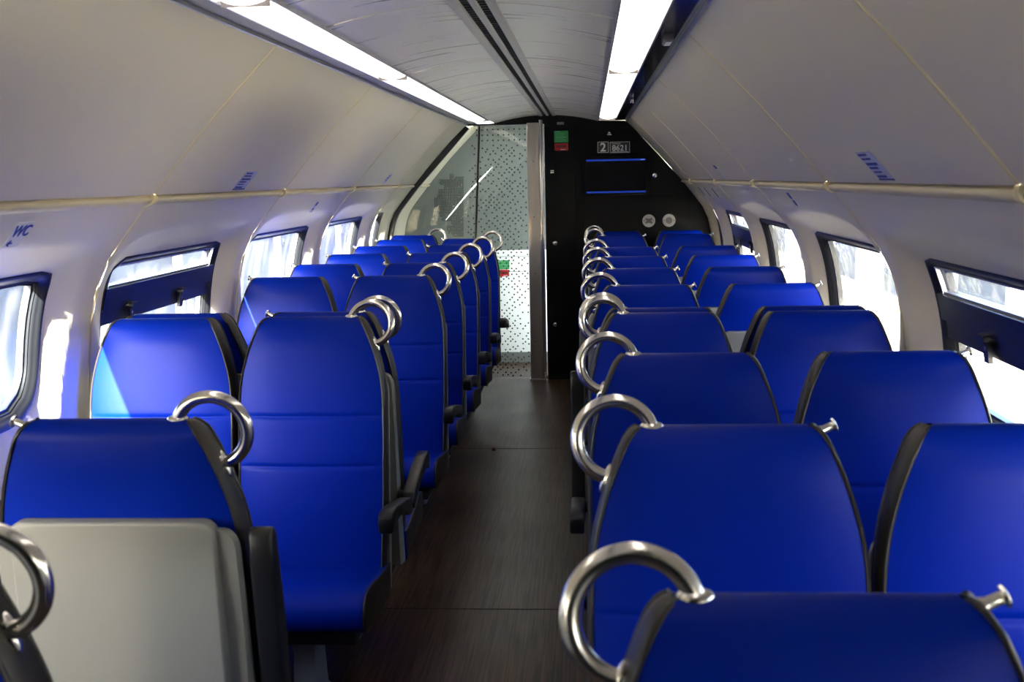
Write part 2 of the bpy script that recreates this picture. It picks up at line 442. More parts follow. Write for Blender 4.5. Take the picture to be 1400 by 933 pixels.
# ------------------------------------------------------------------ windows
win_no = [0]
def window(side, w, hopper, where):
    win_no[0] += 1
    def PW(sd, y, s_, d_): return P3(sd, y, s_, d_+RD-0.028)
    y0, y1 = w
    small = y1-y0 < 0.5
    rb0 = 0.1 if small else 0.16
    root = empty(f'window_{win_no[0]}', P3(side, (y0+y1)/2, S_BOT, 0.04))
    tag(root, where, 'window', 'carriage windows', kind='structure')
    inv = Matrix.Translation(-root.location)
    def loc(mb):
        mb.v = [tuple(Vector(p)-root.location) for p in mb.v]; return mb
    def loop(inset, depth):
        return [P3(side, *p, depth+RD-0.028) for p in rrect(y0+inset, y1-inset, S_TOP+inset, S_BOT-inset, max(0.045-inset*0.4, 0.02), rb0-inset*0.8, rn=0.115-inset*0.8)]
    mb = MB().use(M['rubber'])
    rows = [loop(-0.004, 0.060), loop(-0.004, 0.030), loop(0.003, 0.026), loop(0.012, 0.028), loop(0.022, 0.034), loop(0.029, 0.041), loop(0.033, 0.042), loop(0.037, 0.050), loop(0.041, 0.050), loop(0.044, 0.057), loop(0.052, 0.058), loop(0.052, 0.080)]
    mb.grid(rows, close_u=True)
    fr = link('window_frame', loc(mb).mesh('window_frame', angle=50), root)
    # pane
    def pane(sa, sb, ins, depth, name):
        mb = MB().use(M['glass'])
        def bounds(s):
            lo, hi = y0+ins, y1-ins
            r = rb0-ins*0.8; c = S_BOT-ins-r
            cn = S_TOP+ins+0.115-ins*0.8
            if s < cn:
                k = (cn-S_TOP-ins) - math.sqrt(max((cn-S_TOP-ins)**2-(cn-s)**2, 0)); lo += k
            if s > c:
                k = r - math.sqrt(max(r*r-(s-c)**2, 0)); lo += k; hi -= k
            return lo, hi
        n = 26; A = []; B = []
        for k in range(n+1):
            s = sa+(sb-sa)*k/n; lo, hi = bounds(min(s, S_BOT-ins-1e-4))
            A.append([PW(side, lo+(hi-lo)*j/3, s, depth) for j in range(4)]); B.append([PW(side, lo+(hi-lo)*j/3, s, depth+0.006) for j in range(4)])
        mb.grid(A); mb.grid(B)
        mb.grid([A[0], B[0]]); mb.grid([A[-1], B[-1]])
        mb.grid([[r[0] for r in A], [r[0] for r in B]]); mb.grid([[r[-1] for r in A], [r[-1] for r in B]])
        return link(name, loc(mb).mesh(name, angle=60), root)
    if not hopper:
        pane(S_TOP+0.048, S_BOT-0.048, 0.048, 0.060, 'pane')
    else:
        zt, zm, zb = 1.341, 1.268, 1.212
        st, sm, sb = s_of_z(zt), s_of_z(zm), s_of_z(zb)
        pane(st, S_BOT-0.048, 0.048, 0.064, 'pane')
        pane(S_TOP+0.030, st, 0.045, 0.046, 'hopper_pane')
        mb = MB().use(M['frame_black'])
        def bar(sa, sb, da, db, ya, yb):
            n = 4
            A = [[PW(side, y, sa+(sb-sa)*k/n, da) for y in (ya, yb)] for k in range(n+1)]
            B = [[PW(side, y, sa+(sb-sa)*k/n, db) for y in (ya, yb)] for k in range(n+1)]
            mb.grid(A); mb.grid(B); mb.grid([A[0],B[0]]); mb.grid([A[-1],B[-1]])
            mb.grid([[r[0] for r in A],[r[0] for r in B]]); mb.grid([[r[-1] for r in A],[r[-1] for r in B]])
        bar(st, sm, 0.026, 0.060, y0+0.02, y1-0.02)
        bar(sm+0.004, sb, 0.036, 0.064, y0+0.03, y1-0.03)
        link('transom_bar', loc(mb).mesh('transom_bar', smooth=False), root)
        mb = MB().use(M['alu'])
        for a, b in ((S_TOP+0.030, S_TOP+0.035), (st-0.007, st)):
            n = 2
            A = [[PW(side, y, a+(b-a)*k/n, 0.036) for y in (y0+0.06, y1-0.06)] for k in range(n+1)]
            B = [[PW(side, y, a+(b-a)*k/n, 0.048) for y in (y0+0.06, y1-0.06)] for k in range(n+1)]
            mb.grid(A); mb.grid([A[0],B[0]]); mb.grid([A[-1],B[-1]])
        for y in (y0+0.05, y1-0.05):
            A = [[PW(side, yy, S_TOP+0.03+(st-S_TOP-0.03)*k/8, 0.036) for yy in (y-0.004, y+0.004)] for k in range(9)]
            B = [[PW(side, yy, S_TOP+0.03+(st-S_TOP-0.03)*k/8, 0.048) for yy in (y-0.004, y+0.004)] for k in range(9)]
            mb.grid(A); mb.grid([[r[0] for r in A],[r[0] for r in B]]); mb.grid([[r[1] for r in A],[r[1] for r in B]])
        link('hopper_frame', loc(mb).mesh('hopper_frame', angle=40), root)
        for fy in (0.22, 0.66):
            y = y0 + (y1-y0)*fy
            mb = MB().use(M['frame_black'])
            for (a, b, da, db, hw) in ((sm-0.008, sm+0.012, 0.008, 0.036, 0.026), (sm+0.008, sb+0.012, 0.018, 0.030, 0.019), (sm+0.010, sm+0.030, 0.026, 0.04, 0.012)):
                A = [[PW(side, yy, s, da) for yy in (y-hw, y+hw)] for s in (a, b)]; B = [[PW(side, yy, s, db) for yy in (y-hw, y+hw)] for s in (a, b)]
                mb.grid(A); mb.grid(B); mb.grid([A[0],B[0]]); mb.grid([A[1],B[1]])
                mb.grid([[A[0][0],A[1][0]],[B[0][0],B[1][0]]]); mb.grid([[A[0][1],A[1][1]],[B[0][1],B[1][1]]])
            mb.use(M['alu']); mb.lathe(PW(side, y, sm+0.030, 0.018), Vector(PW(side, y, sm+0.03, 0))-Vector(PW(side, y, sm+0.03, 1)), [(0,0.006),(0.002,0.006),(0.003,0.003)], 10)
            link('latch', loc(mb).mesh('latch', smooth=False), root)
LW = ['left window behind the camera', 'first left window beside the camera', 'left window at the picture edge, full pane', 'left opening window with black transom bar and two latches',
      'third visible window on the left wall, single pane', 'fourth visible window on the left wall, single pane', 'narrow window at the far end of the left wall']
RW = ['right window behind the camera', 'first right window beside the camera', 'right opening window at the picture edge with black transom bar', 'large single-pane window in the middle of the right wall',
      'second single-pane window on the right wall, behind a pillar', 'far opening window with a transom bar on the right wall', 'narrow window at the far end of the right wall']
for i, w in enumerate(WINS):
    if w is None: continue
    window(-1, w, i == 3, LW[i]); window(1, w, i in (2, 5), RW[i])
_keep = (S_TOP, S_BOT); S_TOP, S_BOT = S_DT, S_DB
window(1, DOOR_WIN, False, 'glazed outer door of the vestibule, hidden behind the black bulkhead')
S_TOP, S_BOT = _keep

# ------------------------------------------------------------------ floor, ceiling, ends
mb = MB().use(M['floor'])
mb.box((C0-1.42, YBACK, -0.06), (C0+1.42, YVEST, 0.0))
tag(link('floor', mb.mesh('floor', smooth=False)), 'dark wood-grain vinyl floor of the aisle', 'floor', kind='structure')
mb = MB().use(M['bulk_line'])
for y in (1.62, 4.36, 7.10):
    mb.box((C0-1.38, y-0.003, 0.0002), (C0+1.38, y+0.003, 0.0012))
tag(link('trim_3', mb.mesh('trim_3', smooth=False)), 'thin cross joints in the dark floor', 'joint', kind='structure')

CE = 0.434
def cz(r): return 2.178 + 0.060*(1-(r/CE)**2)
VENT = (-0.028, 0.052)
mb = MB()
cse = [YBACK, 0.0, 1.72, 3.45, 5.03, 6.62, 8.2, YEND]
for a, b in zip(cse, cse[1:]):
    for r0, r1 in ((-CE, VENT[0]-0.03), (VENT[1]+0.03, CE)):
        mb.use(M['ceiling'])
        mb.grid([[(C0+r0+(r1-r0)*k/8, y, cz(r0+(r1-r0)*k/8)) for k in range(9)] for y in (a+0.003, b-0.003)])
        mb.use(M['seam'])
        mb.grid([[(C0+r0+(r1-r0)*k/8, y, cz(r0+(r1-r0)*k/8)-0.0008) for k in range(9)] for y in (b-0.004, b+0.004)])
mb.use(M['ceiling'])
# vestibule ceiling and roof cover
mb.grid([[(C0-1.0+2.0*k/8, y, 2.20) for k in range(9)] for y in (YEND+0.02, YVEST)])
mb.use(M['grey_trim'])
mb.grid([[(C0-0.70, y, 2.15+0.06), (C0-0.70, y, 2.34), (C0+0.70, y, 2.34), (C0+0.70, y, 2.21)] for y in (YBACK, YVEST)])
tag(link('ceiling', mb.mesh('ceiling', angle=30)), 'satin grey arched ceiling panels between the light strips', 'ceiling', kind='structure')

# centre ventilation slot
root = empty('ceiling_vent', (C0+0.012, 4.2, 2.235)); tag(root, 'long double-slot ventilation strip along the middle of the ceiling', 'vent')
def rel(mb, root): mb.v = [tuple(Vector(p)-root.location) for p in mb.v]; return mb
y0, y1 = YBACK, YEND-0.02
v0, v1 = C0+VENT[0], C0+VENT[1]; vm = (v0+v1)/2
mb = MB().use(M['vent_edge'])
mb.box((v0-0.030, y0, 2.229), (v0, y1, 2.241)); mb.box((v1, y0, 2.229), (v1+0.030, y1, 2.241))
link('flange', rel(mb, root).mesh('flange', bevel=0.002), root)
mb = MB().use(M['vent_edge']); mb.box((vm-0.010, y0, 2.230), (vm+0.010, y1, 2.25)); link('centre_bar', rel(mb, root).mesh('centre_bar', bevel=0.002), root)
mb = MB().use(M['vent_dark']); mb.box((v0-0.01, y0, 2.262), (v1+0.01, y1, 2.28))
k = y0
while k < y1:
    mb.box((v0, k, 2.240), (vm-0.01, k+0.022, 2.262)); mb.box((vm+0.01, k, 2.240), (v1, k+0.022, 2.262)); k += 0.05
link('slot_louvre', rel(mb, root).mesh('slot_louvre', smooth=False), root)

# lamp strips
def lamp(side, ya, yb, label):
    root = empty('ceiling_light', (C0+side*0.5, (ya+yb)/2, 2.17)); tag(root, label, 'ceiling light', 'lit ceiling light strips')
    mb = MB().use(M['light'])
    n = 8; sec = []
    for k in range(n+1):
        t = k/n; r = 0.438+(0.563-0.438)*t
        sec.append((r, 2.176-0.004*t-0.016*math.sin(PI*t)**0.7))
    g = 0.004
    rows = [[(C0+side*r, y, z) for r, z in sec] + [(C0+side*0.563, y, 2.2), (C0+side*0.438, y, 2.2)] for y in (ya+g, yb-g)]
    mb.grid(rows, close_u=True); mb.ngon(rows[0]); mb.ngon(rows[1])
    link('diffuser', rel(mb, root).mesh('diffuser', angle=40), root)
    mb = MB().use(M['alu'])
    mb.box((C0+side*0.4335-0.0025, ya, 2.168), (C0+side*0.4335+0.0025, yb, 2.20)); mb.box((C0+side*0.5675-0.003, ya, 2.162), (C0+side*0.5675+0.003, yb, 2.20))
    mb.use(M['grey_trim']); a, b = sorted((C0+side*0.438, C0+side*0.563)); mb.box((a, yb-0.004, 2.1553), (b, yb, 2.2))
    link('edge_trim', rel(mb, root).mesh('edge_trim', smooth=False), root)
lamp(-1, 0.75, 2.86, 'glowing left ceiling strip cut off by the top edge of the picture'); lamp(-1, 2.86, 5.02, 'middle glowing segment of the left ceiling light strip'); lamp(-1, 5.02, 8.86, 'farthest glowing segment of the left ceiling light strip')
lamp(1, 0.75, 2.86, 'glowing right ceiling strip cut off by the top edge of the picture'); lamp(1, 2.86, 5.0, 'nearer glowing segment of the right ceiling light strip, beside the gloss black channel'); lamp(1, 5.0, 8.95, 'farthest glowing segment of the right ceiling light strip')

# channels outside the lamps
for side, nm, mm in ((-1, 'trim_4', 'grey_trim'), (1, 'trim_5', 'gloss_black')):
    mb = MB().use(M[mm])
    dz = 0.006 if side < 0 else 0.012
    a, b = sorted((C0+side*0.571, C0+side*0.660))
    mb.box((a, YBACK, 2.170+dz), (b, YEND, 2.21))
    mb.use(M['alu'])
    a, b = sorted((C0+side*0.658, C0+side*0.668)); mb.box((a, YBACK, 2.164), (b, YEND, 2.19))
    if side < 0:
        mb.use(M['bulk_line'])
        for y in (2.83, 4.98, 7.0): mb.box((C0-0.660, y-0.003, 2.1755), (C0-0.571, y+0.003, 2.18))
    o = link(nm, mb.mesh(nm, smooth=False))
    tag(o, 'grey trim channel beside the left light strip' if side < 0 else 'gloss black channel beside the right light strip', 'trim', kind='structure')
mb = MB().use(M['grey_trim']); mb.box((C0+side*0.60, 3.86, 2.160), (C0+side*0.632, 4.0, 2.183))
mb.use(M['sign_white']); mb.box((C0+side*0.604, 3.87, 2.156), (C0+side*0.628, 3.99, 2.161))
tag(link('channel_sensor', mb.mesh('channel_sensor', bevel=0.003)), 'small white sensor clipped in the gloss black ceiling channel', 'sensor')
mb = MB().use(M['chrome']); mb.box((C0+side*0.606, 6.95, 2.160), (C0+side*0.622, 7.10, 2.183)); mb.lathe((C0+side*0.614, 7.0, 2.161), (0,0,-1), [(0,0.012),(0.006,0.01),(0.008,0.004)])
tag(link('channel_catch', mb.mesh('channel_catch', bevel=0.002)), 'small chrome catch at the far end of the black ceiling channel', 'catch')

def section_poly(x_from=None, grow=0.0):
    pts = [(C0-1.398, 0.0)]
    for x, z in LOW[::-1]: pts.append((C0-x-grow, z))
    pts += [(C0-0.667-grow, 2.172+grow), (C0-0.434, 2.178+grow)]
    for k in range(1, 8): r = -CE+2*CE*k/8; pts.append((C0+r, cz(r)+grow))
    pts += [(C0+0.434, 2.178+grow), (C0+0.667+grow, 2.172+grow)]
    for x, z in LOW: pts.append((C0+x+grow, z))
    return pts
# unseen wall behind the camera, black to cut light bounced onto near seats
mb = MB().use(M['bulkhead']); mb.box((C0-1.75, YBACK-0.06, -0.1), (C0+1.75, YBACK, 2.6))
tag(link('wall_rear', mb.mesh('wall_rear', smooth=False)), 'unseen wall behind the camera, black to cut bounced light', 'wall', kind='structure')
# black bulkhead (right part of the end wall)
XB = -0.362
pts = [p for p in section_poly(grow=0.004) if p[0] > XB]
pts = [(XB, 2.242)] + [p for p in pts if p[0] > XB+0.002] + [(XB, 0.0)]
pts = [p for i, p in enumerate(pts) if i == 0 or p != pts[i-1]]
mb = MB().use(M['bulkhead']); mb.prism(pts, 'y', YEND, YEND+0.10)
tag(link('wall_end', mb.mesh('wall_end', smooth=False)), 'black end bulkhead closing the right half of the carriage', 'wall', kind='structure')
# header above the glass
mb = MB().use(M['bulkhead'])
hp = [p for p in section_poly(grow=0.004) if p[0] < XB and p[1] > 2.16]
mb.prism(hp + [(XB, 2.242), (XB, 2.166), (C0-0.667, 2.166)], 'y', YEND, YEND+0.08)
tag(link('wall_end_header', mb.mesh('wall_end_header', smooth=False)), 'narrow black header above the dotted glass partition', 'wall', kind='structure')
# vestibule
mb = MB().use(M['green_grey']); 
mb.box((C0-1.75, YVEST-0.010, -0.1), (C0+1.75, YVEST+0.05, 2.6))
mb.use(M['white_panel']); mb.box((C0-1.36, YVEST-0.014, 0.10), (C0+0.3, YVEST, 1.06))
mb.use(M['skirt']); mb.box((C0-1.36, YVEST-0.016, 0.0), (C0+0.3, YVEST, 0.10))
mb.use(M['skirt'])
for x in (-0.50, -0.86): mb.box((x-0.002, YVEST-0.0155, 0.10), (x+0.002, YVEST-0.013, 0.86))
for z in (0.86, 1.0): mb.box((-0.86, YVEST-0.0155, z-0.002), (-0.50, YVEST-0.013, z+0.002))
tag(link('wall_vestibule', mb.mesh('wall_vestibule', smooth=False)), 'vestibule wall behind the dotted glass, grey above and white below', 'wall', kind='structure')
mb = MB().use(M['vest_fill']); mb.box((-1.0, 9.80, 2.185), (-0.2, 10.0, 2.199))  # light panel added overhead to brighten the vestibule
root = empty('vestibule_fill', (-0.6, 9.9, 2.19)); tag(root, 'flat light panel added under the ceiling to brighten the vestibule behind the dotted glass', 'ceiling light')
link('diffuser', rel(mb, root).mesh('vest_fill_panel', smooth=False), root)
mb = MB().use(M['vest_fill']); mb.box((-0.22, YEND+0.115, 0.30), (0.06, YEND+0.14, 1.25))  # added light, unseen behind the bulkhead, lifts the white lower wall
root = empty('bulkhead_fill', (-0.08, YEND+0.12, 0.3)); tag(root, 'tall light panel added unseen behind the black bulkhead to brighten the vestibule wall', 'fill light')
link('diffuser', rel(mb, root).mesh('bulkhead_fill_panel', smooth=False), root)
mb = MB().use(M['alu']); mb.box((-0.235, YEND+0.101, 0.28), (0.075, YEND+0.116, 1.27)); link('housing', rel(mb, root).mesh('housing', smooth=False), root)

# ------------------------------------------------------------------ glass partition
def E(px, py, Y=YEND):
    return at_px(px, py, Y)
F_PX, CAM_Z = 1550.0, 1.72
YAW, PITCH, ROLL = math.radians(3.96259), math.radians(8.16439), 0.02
Fv = Vector((-math.sin(YAW)*math.cos(PITCH), math.cos(YAW)*math.cos(PITCH), -math.sin(PITCH)))
Rv = Vector((math.cos(YAW), math.sin(YAW), 0)); Uv = Rv.cross(Fv)
R2, U2 = Rv*math.cos(ROLL)-Uv*math.sin(ROLL), Uv*math.cos(ROLL)+Rv*math.sin(ROLL)
def at_px(px, py, Y):
    """the point of the plane y = Y seen at a pixel: used once to lay out the end wall's furniture from measurements"""
    d = Fv + R2*((px-700)/F_PX) - U2*((py-466.5)/F_PX)
    t = Y/d.y
    return d.x*t, CAM_Z + d.z*t

root = empty('glass_partition', (-0.9, YEND, 0)); tag(root, 'clear glass partition printed with black dots at the aisle end', 'glass partition')
GT = 2.164
jt, jb = (-0.905, GT), (-1.03, 0.0)
def jx(z): return jb[0] + (jt[0]-jb[0])*z/GT
# outline of the left wall at the partition
wl = [(C0-x+0.012, z) for x, z in LOW] ; diag = [(C0-0.667-0.0, 2.160)]
mb = MB().use(M['part_glass'])
mb.prism([(jx(0)+0.006, 0.012), (-0.505, 0.012), (-0.505, GT), (jx(GT)+0.006, GT)], 'y', YEND+0.02, YEND+0.028)
link('pane', rel(mb, root).mesh('pane', smooth=False), root)
mb = MB().use(M['part_glass'])
mb.prism([(jx(0)-0.006, 0.012), (jx(GT)-0.006, GT)] + diag + wl[:-1] + [(wl[-1][0], 0.012)], 'y', YEND+0.02, YEND+0.028)
link('side_pane', rel(mb, root).mesh('side_pane', smooth=False), root)
mb = MB().use(M['rubber'])
mb.prism([(jx(0)-0.009, 0.0), (jx(0)+0.009, 0.0), (jx(GT)+0.009, GT), (jx(GT)-0.009, GT)], 'y', YEND+0.012, YEND+0.036)
link('joint_seal', rel(mb, root).mesh('joint_seal', smooth=False), root)
mb = MB().use(M['rubber'])
line = diag + wl
inner = []
for i, p in enumerate(line):
    a = line[max(i-1,0)]; b = line[min(i+1,len(line)-1)]
    t = Vector((b[0]-a[0], b[1]-a[1])).normalized(); n = Vector((-t.y, t.x))
    if n.x < 0: n = -n
    inner.append((p[0]+n.x*0.030-0.002, p[1]+n.y*0.030))
outer = [(p[0]-0.018, p[1]+0.006) for p in line]
ys = (YEND-0.01, YEND+0.045)
rows = [[(p[0], y, p[1]) for p in L] for L, y in ((outer,ys[0]),(inner,ys[0]),(inner,ys[1]),(outer,ys[1]))]
mb.grid(rows)
link('edge_seal', rel(mb, root).mesh('edge_seal', smooth=False), root)
mb = MB().use(M['alu']); mb.box((jx(GT)-0.05, YEND+0.008, GT-0.004), (-0.47, YEND+0.04, GT+0.012))
link('top_channel', rel(mb, root).mesh('top_channel', smooth=False), root)
# printed dots
def dots(cells, half, name):
    mb = MB().use(M['dot'])
    for x, z in cells:
        mb.lathe((x, YEND+0.0205, z), (0,-1,0), [(0,half),(0.0008,half)], 8)
    return link(name, rel(mb, root).mesh(name, smooth=False), root)
cells = []
p = 0.0225; nz = int((GT-0.03)/p)
occ = set()
for pas in range(1):
    idx = [(i, k) for k in range(nz) for i in range(-2, 23)]
    random.shuffle(idx)
    for i, k in idx:
        z = GT-0.035-k*p; x = -0.525-i*p
        if z < 0.03: continue
        if x < jx(z)-0.075 or abs(x-jx(z)) < 0.012 or x > -0.513: continue
        if k < 6:
            if k % 2 or i % 2: continue
            dens = 1.0
        else:
            dens = min(1, 0.25+0.9*math.exp(-((x+0.72)/0.17)**2) )
            if z < 1.2: dens *= 0.9
        if x < jx(z): dens = 0.45
        near = any((i+a, k+b) in occ for a in (-1,0,1) for b in (-1,0,1) if (a, b) != (0,0) and abs(a)+abs(b) < 2)
        if near or random.random() > dens: continue
        occ.add((i, k)); j = 0.0 if k < 6 else 0.005
        cells.append((x+random.uniform(-j, j), z+random.uniform(-j, j)))
dots(cells, 0.0072, 'dot_print')
cells = []
zoomy = [(505,535,540),(512,440,465),(530,432,545),(550,372,545),(556,345,545),(585,360,545),(600,392,545),(630,350,548),(660,345,548),(680,332,548),(705,318,548),(770,318,548),(785,345,548),(800,350,548),(835,352,548),(855,385,548),(870,365,548),(885,382,548),(895,450,550),(915,455,550),(930,410,550),(975,425,550),(990,460,550),(1010,500,550)]
def span(y):
    for a, b in zip(zoomy, zoomy[1:]):
        if a[0] <= y < b[0]: return a[1], a[2]
    return 1, 0
yy = 505
while yy < 1010:
    xx = 318
    while xx <= 550:
        lo, hi = span(yy)
        if lo <= xx <= hi and random.random() > 0.035:
            cells.append(at_px(540+xx*220/1283, 150+yy*160/933, YEND+0.02))
        xx += 11.2
    yy += 11.2
dots(cells, 0.0049, 'dot_cluster')

# post at the end of the aisle
root = empty('door_post', (-0.44, YEND, 0)); tag(root, 'aluminium upright post between dotted glass and black bulkhead', 'post')
mb = MB().use(M['post']); mb.box((-0.506, YEND-0.045, 0.012), (-0.408, YEND+0.06, 2.175)); link('upright', rel(mb, root).mesh('upright', bevel=0.006), root)
mb = MB().use(M['chrome']); mb.box((-0.406, YEND-0.02, 0.012), (-0.372, YEND+0.04, 2.20)); link('polished_edge', rel(mb, root).mesh('polished_edge', bevel=0.004), root)
mb = MB().use(M['post']); mb.box((-0.515, YEND-0.055, 0.0), (-0.372, YEND+0.065, 0.014)); mb.lathe((-0.378, YEND-0.03, 0.03), (0,-1,0), [(0,0.02),(0.02,0.02),(0.03,0.012)]); link('foot_plate', rel(mb, root).mesh('foot_plate', bevel=0.003), root)
for z in (0.34, 0.92, 1.40, 1.86):
    mb = MB().use(M['chrome']); mb.lathe((-0.457, YEND-0.045, z), (0,-1,0), [(0,0.007),(0.002,0.007),(0.004,0.004)], 12); mb.use(M['dot']); mb.lathe((-0.457, YEND-0.049, z), (0,-1,0), [(0,0.004),(0.0006,0.004)], 6)
    link('screw', rel(mb, root).mesh('screw'), root)

# ------------------------------------------------------------------ furniture of the black bulkhead
YF = YEND
def pxbox(mb, x0, y0, x1, y1, d0, d1):
    a = at_px(x0, y0, YF); b = at_px(x1, y1, YF); c = at_px(x1, y0, YF); e = at_px(x0, y1, YF)
    X0, X1 = (a[0]+e[0])/2, (b[0]+c[0])/2; Z1, Z0 = (a[1]+c[1])/2, (b[1]+e[1])/2
    mb.box((X0, YF-d1, Z0), (X1, YF-d0, Z1)); return X0, Z0, X1, Z1
def outline(mb, x0, y0, x1, y1, t=0.004, d=0.002):
    a = at_px(x0, y0, YF); b = at_px(x1, y1, YF)
    X0, X1, Z0, Z1 = a[0], b[0], b[1], a[1]
    mb.box((X0, YF-d, Z0), (X0+t, YF, Z1)); mb.box((X1-t, YF-d, Z0), (X1, YF, Z1)); mb.box((X0, YF-d, Z0), (X1, YF, Z0+t)); mb.box((X0, YF-d, Z1-t), (X1, YF, Z1))
def root_at(name, x, y, label, cat, group=None):
    p = at_px(x, y, YF); r = empty(name, (p[0], YF, p[1])); return tag(r, label, cat, group)

# raised hatches
for args in ((747, 172, 786, 512, 'tall narrow black hatch beside the aluminium post'), (812, 177, 872, 214, 'small black hatch holding the class and number plates'), (800, 268, 944, 508, 'wide lower black hatch behind the last right seats')):
    root = root_at('access_hatch', (args[0]+args[2])/2, (args[1]+args[3])/2, args[4], 'hatch', 'black hatches of the bulkhead')
    mb = MB().use(M['bulkhead']); pxbox(mb, *args[:4], 0.0008, 0.006)
    link('hatch_leaf', rel(mb, root).mesh('hatch_leaf', bevel=0.003), root)

# monitor
root = root_at('wall_monitor', 842, 241, 'wide dark screen with blue top and bottom bands', 'monitor')
mb = MB().use(M['bezel']); pxbox(mb, 796, 214, 887, 267, 0.0, 0.045); link('casing', rel(mb, root).mesh('casing', bevel=0.006), root)
mb = MB().use(M['screen']); X0, Z0, X1, Z1 = pxbox(mb, 801.5, 217.5, 882.5, 264, 0.0445, 0.047); link('screen', rel(mb, root).mesh('screen', smooth=False), root)
h = 0.014
mb = MB().use(M['screen_blue']); mb.box((X0+0.002, YF-0.0478, Z1-0.002-h), (X1-0.002, YF-0.0468, Z1-0.002)); mb.use(M['screen_white']); mb.box((X1-0.042, YF-0.0484, Z1-0.012), (X1-0.026, YF-0.0476, Z1-0.006)); mb.box((X1-0.023, YF-0.0484, Z1-0.012), (X1-0.010, YF-0.0476, Z1-0.006))
link('top_band', rel(mb, root).mesh('top_band', smooth=False), root)
mb = MB().use(M['screen_blue']); mb.box((X0+0.002, YF-0.0478, Z0+0.002), (X1-0.002, YF-0.0468, Z0+0.002+h)); link('bottom_band', rel(mb, root).mesh('bottom_band', smooth=False), root)
XR = (PI/2, 0, 0)
# plates
def plate(name, x0, y0, x1, y1, label, items):
    root = root_at(name, (x0+x1)/2, (y0+y1)/2, label, 'sign', None)
    mb = MB().use(M['sign_white']); X0, Z0, X1, Z1 = pxbox(mb, x0, y0, x1, y1, 0.006, 0.010); link('border', rel(mb, root).mesh('border', smooth=False), root)
    t = 0.0035
    mb = MB().use(M['sign_black']); mb.box((X0+t, YF-0.0112, Z0+t), (X1-t, YF-0.0095, Z1-t)); link('plate_face', rel(mb, root).mesh('plate_face', smooth=False), root)
    for nm, s, size, dx, dz, off in items:
        o = link(nm, text_mesh(nm, s, size, M['sign_white'], offset=off), root, (dx, -0.0116, dz)); o.rotation_euler = XR
    return root, X0, Z0, X1, Z1
plate('class_sign', 817, 194, 832, 209, 'small black sign with a white 2, left of the number plate', [('numeral', '2', 0.098, 0.0, -0.004, 0.0018)])
r_, X0, Z0, X1, Z1 = plate('number_sign', 834, 194, 861, 209, 'small black sign reading 8621 in white', [('numeral', '8621', 0.066, 0.0, -0.008, 0.0009), ('caption', 'Treinstel', 0.020, -0.032, 0.031, 0.0)])
mb = MB().use(M['sign_white']); mb.box((X0+0.012, YF-0.012, Z0+0.006), (X1-0.012, YF-0.0110, Z0+0.010)); link('underline', rel(mb, r_).mesh('underline', smooth=False), r_)
# emergency stickers
def emergency(name, gx, gy, w, hpx, rh, Y, label):
    p = at_px(gx, gy, Y); s = Y/F_PX
    root = empty(name, (p[0], Y, p[1])); tag(root, label, 'sign')
    W, Hh, R = w*s, hpx*s, rh*s
    mb = MB().use(M['green']); mb.box((p[0]-W/2, Y-0.0105, p[1]-Hh/2), (p[0]+W/2, Y-0.0065, p[1]+Hh/2))
    link('green_plate', rel(mb, root).mesh('green_plate', smooth=False), root)
    mb = MB().use(M['green_ink'])
    for k, (f0, f1, t) in enumerate(((0.06,0.42,0.004),(0.06,0.8,0.002),(0.06,0.75,0.002),(0.06,0.7,0.002),(0.06,0.85,0.004),(0.06,0.7,0.002),(0.06,0.8,0.002),(0.06,0.6,0.002))):
        z = p[1]+Hh*(0.42-0.118*k); mb.box((p[0]-W/2+W*f0, Y-0.0108, z-t/2), (p[0]-W/2+W*f1, Y-0.0098, z+t/2))
    link('small_print', rel(mb, root).mesh('small_print', smooth=False), root)
    zc = p[1]-Hh/2-R*0.62
    mb = MB().use(M['red']); mb.box((p[0]-W*0.48, Y-0.014, zc-R/2), (p[0]+W*0.48, Y-0.0065, zc+R/2)); link('red_box', rel(mb, root).mesh('red_box', bevel=0.002), root)
    mb = MB().use(M['red_dark']); mb.box((p[0]-W*0.36, Y-0.0155, zc-R*0.1), (p[0]+W*0.36, Y-0.0135, zc+R*0.28)); link('handle_slot', rel(mb, root).mesh('handle_slot', smooth=False), root)
    mb = MB().use(M['wc_white']); mb.box((p[0]-W*0.05, Y-0.0152, zc-R*0.42), (p[0]+W*0.30, Y-0.0138, zc-R*0.34)); link('red_box_print', rel(mb, root).mesh('red_box_print', smooth=False), root)
emergency('emergency_sign', 767.3, 187, 19, 15.5, 9.5, YEND, 'green notice over red emergency box, high on black bulkhead')
emergency('emergency_sign', 689, 362, 15, 12, 9, YVEST-0.012, 'green notice over red box low on the white wall behind dotted glass')
root = root_at('indicator_lamp', 766, 168.5, 'tiny grey lens near the top of the black bulkhead', 'indicator')
mb = MB().use(M['speaker_dark']); pxbox(mb, 761.5, 167, 771, 170.5, 0.0, 0.008); link('lens', rel(mb, root).mesh('lens', bevel=0.003), root)
